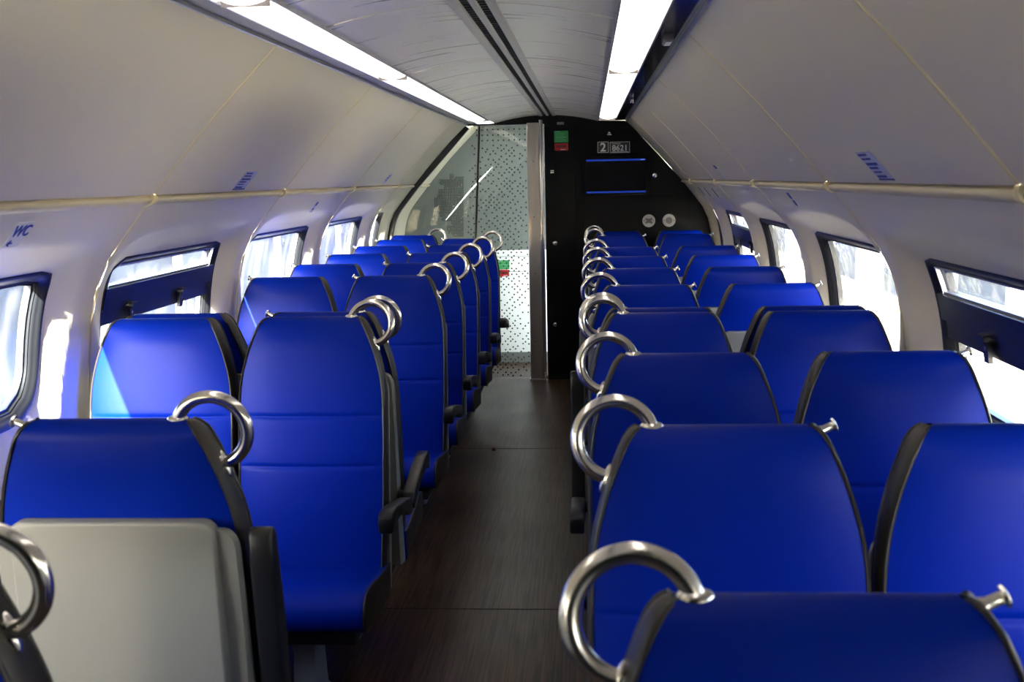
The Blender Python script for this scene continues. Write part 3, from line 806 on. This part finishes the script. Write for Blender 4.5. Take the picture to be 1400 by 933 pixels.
for x, y, lab in ((755, 235, 'chrome square lock left of the monitor'), (759, 333, 'round chrome lock at mid height of tall hatch'), (759, 444, 'low round chrome lock on the tall hatch'), (833, 183, 'chrome twin lock above the number signs'), (895, 240, 'dull round lock right of the monitor')):
    root = root_at('hatch_lock', x, y, lab, 'lock', 'chrome locks on the black bulkhead')
    px, pz = root.location.x, root.location.z
    mb = MB().use(M['chrome'])
    if x == 755:
        for a in (-0.008, 0.008):
            for b in (-0.008, 0.008): mb.lathe((px+a, YF-0.006, pz+b), (0,-1,0), [(0,0.007),(0.003,0.007),(0.005,0.003)], 10)
    elif x == 833:
        for a, b in ((0,0.009),(-0.008,-0.006),(0.009,-0.006)): mb.lathe((px+a, YF-0.006, pz+b), (0,-1,0), [(0,0.008),(0.004,0.008),(0.006,0.003)], 12)
    else: mb.lathe((px, YF-0.004, pz), (0,-1,0), [(0,0.018),(0.004,0.018),(0.006,0.012),(0.007,0.004)], 16)
    link('barrel', rel(mb, root).mesh('barrel'), root)
    if x in (759, 895):
        mb = MB().use(M['dot']); mb.box((px-0.002, YF-0.0125, pz-0.006), (px+0.002, YF-0.0105, pz+0.006)); link('keyhole', rel(mb, root).mesh('keyhole', smooth=False), root)
for x, y, kind in ((887, 302, 'cross'), (914.5, 301.5, 'disc')):
    root = root_at('speaker', x, y, 'pale round roundel with a dark cross-shaped pattern on the bulkhead' if kind == 'cross' else 'pale round speaker with a grey disc centre, right of the cross roundel', 'speaker')
    px, pz = root.location.x, root.location.z
    mb = MB().use(M['speaker']); mb.lathe((px, YF, pz), (0,-1,0), [(0,0.054),(0.008,0.054),(0.012,0.050),(0.013,0.0)], 32); link('faceplate', rel(mb, root).mesh('faceplate'), root)
    mb = MB().use(M['speaker_dark'])
    if kind == 'cross':
        for a in (0.62, -0.62):
            c, s = math.cos(a), math.sin(a); mb.obox((px, YF-0.0138, pz), (0.034*c, 0, 0.034*s), (0, 0.001, 0), (-0.009*s, 0, 0.009*c))
        mb.lathe((px, YF-0.0130, pz), (0,-1,0), [(0,0.018),(0.0018,0.018)], 16)
    else:
        mb.lathe((px, YF-0.0130, pz), (0,-1,0), [(0,0.028),(0.003,0.026)], 24)
        for k in range(7): pass
    link('grille', rel(mb, root).mesh('grille', smooth=False), root)
    for sgn in (-1, 1):
        mb = MB().use(M['dot']); mb.lathe((px+sgn*0.040, YF-0.0125, pz), (0,-1,0), [(0,0.004),(0.002,0.003)], 8); link('screw', rel(mb, root).mesh('speaker_screw'), root)

# ------------------------------------------------------------------ stickers on the walls
def sticker(name, side, upper, y, t, wdt, hgt, label, base, lines, txt=None, cat='sticker'):
    """flat sticker lying on a wall panel; t = height along the slope of its middle"""
    if upper:
        a = Vector((C0+side*UP0[0], UP0[1])); b = Vector((C0+side*UP1[0], UP1[1]))
        d = (b-a).normalized(); L = (b-a).length
        c = a + d*t; bow = 0.010*math.sin(PI*t/L)
        n = Vector((-side*0.727, -0.686)); c = c - n*bow
        up = Vector((d.x, 0, d.y)); nn = Vector((n.x, 0, n.y)); pos = Vector((c.x, y, c.y))
    else:
        p0 = Vector(P3(side, y, t, 0)); p1 = Vector(P3(side, y, t-0.02, 0)); up = (p1-p0).normalized()
        nn = (Vector(P3(side, y, t, -0.01))-p0).normalized(); pos = p0
    right = up.cross(nn).normalized()
    root = empty(name, pos); tag(root, label, cat)
    def slab(u0, v0, u1, v1, h0, h1, m, nm):
        mb = MB().use(m)
        c = right*((u0+u1)/2) + up*((v0+v1)/2) + nn*((h0+h1)/2)
        mb.obox(c, right*((u1-u0)/2), up*((v1-v0)/2), nn*((h1-h0)/2))
        return mb
    if base:
        link('sticker_base', slab(-wdt/2, -hgt/2, wdt/2, hgt/2, 0.0005, 0.0020, base, 'b').mesh('sticker_base', smooth=False), root)
    if lines:
        mb = MB().use(M['ink'])
        for f, u0, u1, th in lines:
            v = hgt/2 - f*hgt
            c = right*(wdt*(u0+u1)/2 - wdt/2) + up*v + nn*0.0024
            mb.obox(c, right*(wdt*(u1-u0)/2), up*(th*hgt/2), nn*0.0006)
        link('print', mb.mesh('print', smooth=False), root)
    if txt:
        for s, size, du, dv in txt:
            o = link('lettering', text_mesh('lettering', s, size, M['ink'], offset=0.001), root)
            o.matrix_local = Matrix((( right.x, up.x, nn.x, right.x*du+up.x*dv+nn.x*0.003), (right.y, up.y, nn.y, right.y*du+up.y*dv+nn.y*0.003), (right.z, up.z, nn.z, right.z*du+up.z*dv+nn.z*0.003), (0,0,0,1)))
    return root
LN = [(0.10,0.08,0.62,0.07),(0.24,0.08,0.66,0.06),(0.42,0.08,0.80,0.09),(0.56,0.08,0.62,0.07),(0.70,0.10,0.60,0.05),(0.86,0.08,0.66,0.08),(0.96,0.0,1.0,0.06)]
sticker('wall_sticker', -1, True, 4.68, 0.055, 0.16, 0.10, 'blue printed sticker above the rail on the left wall', M['sticker'], LN)
sticker('wall_sticker', 1, True, 2.99, 0.055, 0.15, 0.10, 'blue printed sticker above the rail on the right wall', M['sticker'], LN)
sticker('wall_sticker', -1, True, 8.05, 0.055, 0.10, 0.10, 'far pale blue sticker above the rail on the left wall', M['sticker'], [(0.2,0.1,0.8,0.08),(0.4,0.1,0.8,0.08),(0.6,0.1,0.7,0.08)])
sticker('wall_sticker', 1, True, 6.44, 0.055, 0.09, 0.10, 'small dark-edged sticker above the rail on the right wall', M['wc_white'], [(0.12,0.0,1.0,0.24)])
sticker('wall_sticker', -1, False, 6.36, s_of_z(1.583), 0.055, 0.075, 'small blue sticker under the rail on the left wall', M['sticker'], [(0.2,0.1,0.9,0.30),(0.7,0.1,0.9,0.12)])
sticker('wall_sticker', 1, False, 4.72, s_of_z(1.615), 0.05, 0.075, 'small bright blue sticker under the rail on the right wall', M['sticker'], [(0.25,0.0,1.0,0.40),(0.75,0.0,1.0,0.35)])
for yy, w, lab in ((8.57, 0.05, 'nearest the end'), (8.17, 0.05, 'the middle one of three'), (7.65, 0.06, 'the nearest of three')):
    sticker('wall_sticker', 1, False, yy, s_of_z(1.60), w, 0.085, f'narrow blue sticker under the far right rail, {lab}', None, [(0.5,0.0,0.6,0.9)])
r = sticker('toilet_sticker', -1, False, 2.97, s_of_z(1.597), 0.085, 0.085, 'white sticker reading WC with an arrow on the left wall', M['wc_white'], None, [('WC', 0.052, 0.004, 0.012), ('\u2190', 0.03, -0.02, -0.028)])

# ------------------------------------------------------------------ seats
ZT = 1.27; REC = math.tan(math.radians(9.0)); HT = 0.0385
WT = [(0,.148),(.003,.158),(.008,.166),(.016,.173),(.03,.182),(.05,.191),(.075,.201),(.11,.214),(.14,.223),(.175,.232),(.207,.238),(.24,.242),(.28,.2445),(.35,.246),(.45,.246),(.60,.244),(.72,.241),(.86,.236)]
def wt(t):
    for (a, wa), (b, wb) in zip(WT, WT[1:]):
        if t <= b: return wa+(wb-wa)*(t-a)/(b-a)
    return WT[-1][1]
def hh(t): return math.sqrt(max(HT*HT-(HT-t)**2, 0)) if t < HT else HT
SEAM_T = (0.325, 0.49)
ts = sorted(set([0.0008,.002,.004,.007,.011,.016,.022,.03,.0385,.05,.065,.085,.11,.14,.175,.207,.24,.28,.30,.36,.40,.44,.52,.56,.60,.66,.72,.78,.83,.86] + [s+d for s in SEAM_T for d in (-.016,-.008,-.004,0,.004,.008,.016)]))
def yf(t, u):
    y = -hh(t)
    if t > 0.01:
        k = smooth((t-0.01)/0.08)
        y -= 0.016*(1-abs(u)**3.0)*k
        # lumbar swelling
        y -= 0.010*math.exp(-((t-0.62)/0.16)**2)*(1-u*u)
        for s in SEAM_T: y += 0.0055*math.exp(-((t-s)/0.006)**2)*(1-abs(u)**8)
    return y
def yb(t, u): return hh(t) + 0.010*(1-abs(u)**3)*smooth((t-0.01)/0.08)
def bp(x, y, t): return (x, y - t*REC, ZT - t)
NU = 18
def build_seat_meshes():
    D = {}
    mb = MB().use(M['blue'])
    us = [math.sin(PI/2*(-1+2*k/NU)) for k in range(NU+1)]
    mb.grid([[bp(u*(wt(t)-0.003), yf(t, u), t) for u in us] for t in ts])
    mb.grid([[bp(u*(wt(t)-0.003), yb(t, u), t) for u in us] for t in ts])
    t0 = ts[0]
    mb.grid([[bp(u*(wt(t0)-0.003), yf(t0, u), t0) for u in us], [bp(u*(wt(t0)-0.003), 0, 0) for u in us], [bp(u*(wt(t0)-0.003), yb(t0, u), t0) for u in us]])
    t1 = ts[-1]
    mb.grid([[bp(u*(wt(t1)-0.003), yf(t1, u), t1) for u in us], [bp(u*(wt(t1)-0.003), yb(t1, u), t1) for u in us]])
    D['backrest'] = mb.mesh('backrest', angle=70)
    for s in (-1, 1):
        mb = MB().use(M['piping'])
        rows = []
        for t in ts:
            w, h = wt(t), hh(t)
            rows.append([bp(s*(w-0.003), -h, t), bp(s*(w+0.003), -h*0.72, t), bp(s*(w+0.007), 0, t), bp(s*(w+0.003), h*0.72, t), bp(s*(w-0.003), h, t)])
        mb.grid(rows)
        for sg in (-1, 1):
            mb.tube([bp(s*(wt(t)-0.001), sg*hh(t), t) for t in ts if t > 0.003], 0.0042, 6)
        D['bolster', s] = mb.mesh('side_bolster', angle=60)
    # cushion: side profile (y, z)
    P = []
    top = [(-0.10,.437),(-0.17,.442),(-0.25,.452),(-0.33,.465),(-0.42,.479),(-0.478,.482)]
    front = [(-0.516,.475),(-0.540,.458),(-0.552,.432),(-0.552,.402),(-0.542,.377),(-0.522,.363),(-0.490,.356)]
    bot = [(-0.35,.345),(-0.20,.333),(-0.10,.328)]
    P = top+front+bot
    WC = 0.252
    cy, czz = -0.32, 0.40
    def shr(p, d):
        v = Vector((p[0]-cy, p[1]-czz)); l = v.length
        return (p[0]-v.x/l*d, p[1]-v.y/l*d)
    mb = MB().use(M['blue'])
    def crown(x, p): return p[1] + (0.012*(1-(x/WC)**4) if p in top else 0)
    def fw(p): return WC - (0.002*smooth((-p[0]-0.44)/0.11))
    xs = [-1, -.985, -.93, -.7, -.4, 0, .4, .7, .93, .985, 1]
    rows = []
    for u in xs:
        d = 0.008 if abs(u) == 1 else (0.003 if abs(u) > .98 else 0)
        rows.append([(u*fw(p), shr(p, d)[0], crown(u*WC, p) - (p[1]-shr(p, d)[1])) for p in P])
    mb.grid(rows, close_u=True)
    D['cushion'] = mb.mesh('seat_cushion', angle=60)
    for s in (-1, 1):
        mb = MB().use(M['piping'])
        pts = [(s*fw(p), *shr(p, 0.008)) for p in P]; pts2 = [(s*(fw(p)+0.003), *shr(p, 0.020)) for p in P]
        mb.grid([pts, pts2], close_u=True); mb.ngon(pts2)
        mb.tube([(s*(fw(p)-0.001), *shr(p, 0.004)) for p in top+front], 0.0042, 6)
        D['cushion_side', s] = mb.mesh('cushion_side', angle=50)
    # shell behind the backrest (t = drop below seat top)
    def sh(x, off, t): return (x, HT + 0.010 + off - t*REC, ZT - t)
    mb = MB().use(M['shell'])
    out = []
    tA, tB = 0.215, 0.935
    def halfw(t): return 0.247 if t > 0.26 else 0.247 - 0.03*(1-math.sqrt(max(0, 1-((0.26-t)/0.045)**2)))
    tt = [0.215,.218,.224,.232,.244,.26,.32,.45,.6,.75,.88,.92,.935]
    rows = []
    for t in tt:
        w = halfw(t); th = 0.020 + 0.05*smooth((t-0.40)/0.5)
        rows.append([sh(-w, 0.002, t), sh(-w-0.002, th*0.5, t), sh(-w+0.006, th, t), sh(-w+0.03, th+0.002, t), sh(0, th+0.004, t), sh(w-0.03, th+0.002, t), sh(w-0.006, th, t), sh(w+0.002, th*0.5, t), sh(w, 0.002, t)])
    mb.grid(rows, close_u=True); mb.ngon(rows[0][::-1]); mb.ngon(rows[-1])
    D['shell'] = mb.mesh('shell', angle=45)
    # raised back panel
    mb = MB().use(M['shell'])
    def th(t): return 0.020 + 0.05*smooth((t-0.40)/0.5)
    loop = []
    tA, tB, W = 0.196, 0.84, 0.207
    for cx, ct, a0 in ((W-0.03, tA+0.03, 0), (-W+0.03, tA+0.03, 90), (-W+0.015, tB-0.015, 180), (W-0.015, tB-0.015, 270)):
        rr = 0.03 if ct < 0.5 else 0.015
        for k in range(7):
            a = math.radians(a0+15*k); loop.append((cx+rr*math.cos(a), ct-rr*math.sin(a)))
    def ring(ins, off): 
        return [sh(x*(1-ins/0.2), th(t)+off, t+(ins if t < 0.5 else -ins)) for x, t in loop]
    mb.grid([ring(0, -0.02), ring(0, 0.008), ring(0.002, 0.012), ring(0.006, 0.014)], close_u=True)
    R = ring(0.006, 0.014)
    # fill with strips left-right by matching t
    left = [R[i] for i in range(7, 21)]; right = [R[i] for i in list(range(6, -1, -1)) + list(range(27, 20, -1))]
    # insert intermediate rows for the curved straight edges
    def dens(L): 
        o = []
        for a, b in zip(L, L[1:]):
            n = 8 if (Vector(a)-Vector(b)).length > 0.1 else 1
            for k in range(n): o.append(tuple(Vector(a).lerp(Vector(b), k/n)))
        return o+[L[-1]]
    mb.grid([[a, tuple((Vector(a)+Vector(b))/2), b] for a, b in zip(dens(left), dens(right))])
    D['back_panel'] = mb.mesh('back_panel', angle=50)
    # grab ring: s = side it stands on
    for s in (-1, 1):
        cx, ct, r = 0.198, 0.026, 0.0695
        mb = MB().use(M['chrome']); pts = []
        for k in range(41):
            a = math.radians(18 + (258-18)*k/40)
            x = -(cx) + r*math.cos(a); z = r*math.sin(a)
            pts.append(bp(-s*x, 0.0, ct - z))
        mb.tube(pts, 0.0128, 14)
        D['ring', s] = mb.mesh('grab_ring', angle=60)
        for k, (p, q) in enumerate(((pts[0], pts[1]), (pts[-1], pts[-2]))):
            mb = MB().use(M['chrome'])
            if k == 0:
                c = Vector(p) + Vector((s*0.006*0, 0, -0.004))
                rows = []
                for h, f in ((-0.004,1.0),(0.009,1.0),(0.0125,0.8),(0.0135,0.4)):
                    rows.append([c + Vector((0.021*f*math.cos(2*PI*j/18), 0.0165*f*math.sin(2*PI*j/18), h)) for j in range(18)])
                mb.grid(rows, close_u=True); mb.ngon(rows[-1])
            else:
                n = Vector((s*0.93, 0, 0.35)).normalized(); u = Vector((-n.z*1.0, 0, n.x)) if s > 0 else Vector((n.z*-1.0, 0, n.x)); u = Vector((0,1,0)).cross(n).normalized(); w = Vector((0,1,0))
                c = Vector(bp(s*wt(0.098), 0, 0.098)); rows = []
                for h, f in ((-0.006,1.0),(0.010,1.0),(0.013,0.75),(0.014,0.4)):
                    rows.append([c + n*h + u*(0.028*f*math.cos(2*PI*j/18)) + w*(0.012*f*math.sin(2*PI*j/18)) for j in range(18)])
                mb.grid(rows, close_u=True); mb.ngon(rows[-1])
            D['mount', s, k] = mb.mesh('mount', angle=50)
        # coat hook on side s
        mb = MB().use(M['chrome'])
        o = Vector(bp(s*0.170, 0.006, 0.014)); ax = Vector((s*0.90, 0.05, 0.38))
        mb.lathe(o - ax.normalized()*0.008, ax, [(0,0.0095),(0.013,0.0095),(0.016,0.0075),(0.033,0.0075),(0.0345,0.0128),(0.0380,0.0132),(0.0395,0.011)], 16)
        D['hook', s] = mb.mesh('coat_hook', angle=40)
        # armrest, lowered: profile (y, z)
        xc = s*0.288
        prof_ = [(0.040,.664),(-0.04,.670),(-0.16,.674),(-0.26,.676),(-0.335,.668),(-0.358,.652),(-0.362,.628),(-0.352,.600),(-0.338,.596),(-0.320,.608),(-0.28,.622),(-0.18,.630),(-0.07,.624),(0.0,.606),(0.04,.604),(0.056,.632)]
        mb = MB().use(M['black_plastic']); mb.prism([(y, z-0.032-y*0.15) for y, z in prof_], 'x', xc-0.023, xc+0.023)
        D['arm_down', s] = mb.mesh('armrest', bevel=0.007, segs=3, angle=35)
        mb = MB().use(M['black_plastic']); mb.lathe((s*0.246, 0.0, 0.603), (s,0,0), [(0,0.020),(0.03,0.020)], 14)
        D['arm_pivot', s] = mb.mesh('pivot', angle=40)
        # armrest folded up along the backrest
        prof_ = [(-0.055,.490),(-0.075,.520),(-0.085,.62),(-0.070,.75),(-0.048,.90),(-0.022,1.03),(-0.010,1.05),(0.012,1.052),(0.022,1.035),(0.020,.98),(0.0,.82),(-0.015,.68),(-0.022,.58),(-0.028,.52),(-0.04,.495)]
        mb = MB().use(M['black_plastic']); mb.prism(prof_, 'x', xc-0.024, xc+0.024)
        D['arm_up', s] = mb.mesh('armrest', bevel=0.008, segs=3, angle=35)
    # support under the cushion
    mb = MB().use(M['under']); mb.box((-0.20, -0.44, 0.285), (0.20, -0.04, 0.327))
    D['support'] = mb.mesh('support_frame', bevel=0.008)
    mb = MB().use(M['pedestal'])
    rows = []
    for z, y0, y1, w in ((0.0,-0.36,-0.14,0.055),(0.02,-0.36,-0.14,0.055),(0.05,-0.33,-0.17,0.04),(0.20,-0.32,-0.18,0.035),(0.286,-0.34,-0.14,0.045)):
        rows.append([(-w,y0,z),(w,y0,z),(w,y1,z),(-w,y1,z)])
    mb.grid(rows, close_u=True); mb.ngon(rows[0]); mb.ngon(rows[-1])
    D['pedestal'] = mb.mesh('pedestal', bevel=0.006)
    return D
SM = build_seat_meshes()

def seat(x, y, toward, side, aisle, label, group, hook=True, arm='down', ring=None):
    """toward: faces the camera (-y); side: -1 left bank, +1 right bank; aisle: aisle seat"""
    rz = 0 if toward else PI
    aw = -side                        # aisle lies on this world side
    s = aw if toward else -aw         # the same side in the seat's own frame
    root = empty('train_seat', (x, y, 0), rz); tag(root, label, 'seat', group)
    link('backrest', SM['backrest'], root)
    for k in (-1, 1): link('side_bolster', SM['bolster', k], root)
    c = link('seat_cushion', SM['cushion'], root)
    for k in (-1, 1): link('cushion_side', SM['cushion_side', k], c)
    sh = link('shell', SM['shell'], root); link('back_panel', SM['back_panel'], sh)
    link('support_frame', SM['support'], root); link('pedestal', SM['pedestal'], root)
    if aisle if ring is None else ring:
        r = link('grab_ring', SM['ring', s], root)
        for k in (0, 1): link('mount', SM['mount', s, k], r)
    if hook: link('coat_hook', SM['hook', -s], root)
    if aisle and arm:
        a = link('armrest', SM['arm_down' if arm == 'down' else 'arm_up', s], root)
        if arm == 'down': link('pivot', SM['arm_pivot', s], a)
    return root

XLA, XLW, XRA, XRW = -0.935, -1.45, 0.243, 0.757
G = {(-1,1): 'left aisle seats', (-1,0): 'left window seats', (1,1): 'right aisle seats', (1,0): 'right window seats'}
L_ROWS = [  # y, toward, aisle label, window label, hook aisle/window, arm
 (1.28, 0, 'blue seat back at the lower left corner, mostly cut off with chrome ring', None, 1, 1, 'down'),
 (2.118, 0, 'blue seat seen from behind with grey back panel, lower left, chrome ring at its corner', 'blue window seat beside the lower left grey-backed seat, outside the left edge', 1, 1, 'up'),
 (3.763, 1, 'large blue camera-facing aisle seat on the left with its whole cushion showing', 'blue window seat with sun patch facing the camera, beside the large left aisle seat', 0, 0, 'down'),
 (3.900, 0, 'left aisle seat back to back with the large seat, thin rim and ring showing', 'left window seat back to back behind the sun-patched seat, thin rim showing', 1, 0, 'down'),
 (5.38, 1, 'second camera-facing aisle seat on the left, beyond the back-to-back pair', 'second camera-facing window seat on the left, hook against the bright window', 1, 1, 'down'),
 (6.20, 1, 'third camera-facing aisle seat on the left', 'third camera-facing window seat on the left', 1, 1, 'down'),
 (7.04, 1, 'fourth camera-facing aisle seat on the left', 'fourth camera-facing window seat on the left', 1, 1, 'down'),
 (7.88, 1, 'fifth camera-facing aisle seat on the left', 'fifth camera-facing window seat on the left', 1, 1, 'down'),
 (8.70, 1, 'farthest aisle seat on the left, in front of the dotted glass', 'sixth camera-facing window seat on the left', 1, 1, 'down'),
 (9.36, 1, None, 'last window seat on the left, alone against the glass partition with a chrome ring', 0, 0, None),
]
for y, tw, la, lw, ha, hw, arm in L_ROWS:
    if la: seat(XLA, y, tw, -1, True, la, G[-1,1], bool(ha), arm)
    if lw: seat(XLW, y, tw, -1, False, lw, G[-1,0], bool(hw), None, ring=(la is None))
R_ROWS = [
 (1.187, 1, 'nearest blue seat at the bottom right with large blurred chrome ring', 'nearest window seat at the lower right corner, outside the picture edge', 1, 1, 'down'),
 (2.035, 1, 'second aisle seat on the right, chrome ring and hook at its top corners', 'second window seat on the right, cut by the picture edge', 1, 1, 'down'),
 (2.885, 1, 'third aisle seat on the right', 'third window seat on the right, chrome hook before the opening window', 0, 1, 'down'),
 (3.765, 1, 'fourth aisle seat on the right, in front of its back-to-back twin', 'fourth window seat on the right, in front of its back-to-back twin', 0, 0, 'down'),
 (3.905, 0, 'fifth aisle seat on the right, thin rim behind the fourth, armrest folded up', 'fifth window seat on the right, thin dark rim behind the fourth', 0, 0, 'up'),
 (4.74, 0, 'sixth aisle seat on the right, seen from behind', 'sixth window seat on the right, pale grey panel below its blue back', 1, 1, 'down'),
 (5.62, 0, 'seventh aisle seat on the right, seen from behind', 'seventh window seat on the right, seen from behind', 1, 1, 'down'),
 (6.46, 0, 'eighth aisle seat on the right, seen from behind', 'eighth window seat on the right, seen from behind', 1, 1, 'down'),
 (7.33, 0, 'ninth aisle seat on the right, seen from behind', 'ninth window seat on the right, seen from behind', 1, 1, 'down'),
 (8.83, 1, 'tenth aisle seat on the right, last but one before the black bulkhead', 'tenth window seat on the right, last but one before the black bulkhead', 1, 1, 'down'),
 (9.42, 1, 'last aisle seat on the right, right under the black bulkhead', 'last window seat on the right, under the round speakers', 0, 0, 'down'),
]
for y, tw, la, lw, ha, hw, arm in R_ROWS:
    seat(XRA, y, tw, 1, True, la, G[1,1], bool(ha), arm)
    seat(XRW, y, tw, 1, False, lw, G[1,0], bool(hw), None)

# small brown crumb in the aisle
mb = MB().use(M['crumb']); mb.lathe((-0.62, 7.05, 0.0), (0,0,1), [(0,0.012),(0.010,0.013),(0.018,0.008),(0.02,0.003)], 9)
tag(link('floor_crumb', mb.mesh('floor_crumb')), 'tiny brown crumb lying on the aisle floor', 'crumb')

# ------------------------------------------------------------------ outside
mb = MB().use(M['stone']); mb.box((1.9, -30, -2.0), (16, 90, -1.2)); 
tag(link('platform_outside', mb.mesh('platform_outside', smooth=False)), 'sunlit pale paving outside the right windows', 'platform', kind='structure')
mb = MB().use(M['stone']); mb.box((-60, -40, -3.0), (60, 120, -2.6))
tag(link('ground_outside', mb.mesh('ground_outside', smooth=False)), 'pale ground outside the train', 'ground', kind='structure')
root = empty('station_building', (10.5, 35, -1.5)); tag(root, 'cream building outside the right-hand windows', 'building')
mb = MB().use(M['facade']); mb.box((6.5, -20, -1.5), (9.5, 90, 1.7)); link('facade_wall', rel(mb, root).mesh('facade_wall', smooth=False), root)
for k in range(20):
    y = -12+5*k
    mb = MB().use(M['facade_glass']); mb.box((6.45, y, -0.9), (6.52, y+2.3, 0.9)); w_ = link('facade_window', rel(mb, root).mesh('facade_window', smooth=False), root)
mb = MB().use(M['facade']); mb.box((6.2, -20, 1.5), (9.7, 90, 1.8)); link('cornice', rel(mb, root).mesh('cornice', smooth=False), root)
root = empty('noise_barrier', (-9, 15, -2.6)); tag(root, 'pale barrier wall outside the left-hand windows', 'barrier')
mb = MB().use(M['fence']); mb.box((-9.2, -30, -2.6), (-9.0, 80, 0.9)); link('barrier_wall', rel(mb, root).mesh('barrier_wall', smooth=False), root)
for k in range(22):
    mb = MB().use(M['alu']); mb.box((-9.0, -20+4*k, -2.6), (-8.85, -19.8+4*k, 1.1)); link('barrier_post', rel(mb, root).mesh('barrier_post', smooth=False), root)

# ------------------------------------------------------------------ light
sun = bpy.data.lights.new('sun', 'SUN'); sun.energy = 155.0; sun.angle = math.radians(0.6); sun.color = (1.0, 0.94, 0.84)
so = bpy.data.objects.new('sun', sun); COL.objects.link(so)
az, el = math.radians(9.5), math.radians(21)
d = Vector((math.sin(az)*math.cos(el), math.cos(az)*math.cos(el), -math.sin(el)))
so.rotation_euler = d.to_track_quat('-Z', 'Y').to_euler()
w = bpy.data.worlds.new('sky'); scene.world = w; w.use_nodes = True
nt = w.node_tree; bg = nt.nodes['Background']
sk = nt.nodes.new('ShaderNodeTexSky'); sk.sky_type = 'NISHITA'; sk.sun_disc = False
sk.sun_elevation = el; sk.sun_rotation = PI + az; sk.air_density = 0.7; sk.dust_density = 5.0
nt.links.new(sk.outputs['Color'], bg.inputs['Color']); bg.inputs['Strength'].default_value = 2.7

# ------------------------------------------------------------------ camera and render settings
cam = bpy.data.cameras.new('camera'); co = bpy.data.objects.new('camera', cam); COL.objects.link(co)
cam.sensor_fit = 'HORIZONTAL'; cam.sensor_width = 36.0; cam.lens = F_PX*36.0/1400.0
cam.clip_start = 0.05; cam.clip_end = 400
B = -Fv
co.matrix_world = Matrix(((R2.x, U2.x, B.x, 0), (R2.y, U2.y, B.y, 0), (R2.z, U2.z, B.z, CAM_Z), (0,0,0,1)))
cam.dof.use_dof = True; cam.dof.focus_distance = 6.0; cam.dof.aperture_fstop = 7.5
scene.camera = co
scene.view_settings.view_transform = 'Standard'; scene.view_settings.look = 'None'
scene.view_settings.gamma = 1.0; scene.view_settings.use_curve_mapping = False
scene.view_settings.exposure = 0.62
cy = scene.cycles
cy.use_denoising = True; cy.max_bounces = 10; cy.diffuse_bounces = 7; cy.glossy_bounces = 4; cy.transparent_max_bounces = 16
cy.caustics_reflective = False; cy.caustics_refractive = False; cy.sample_clamp_indirect = 6.0; cy.blur_glossy = 1.0
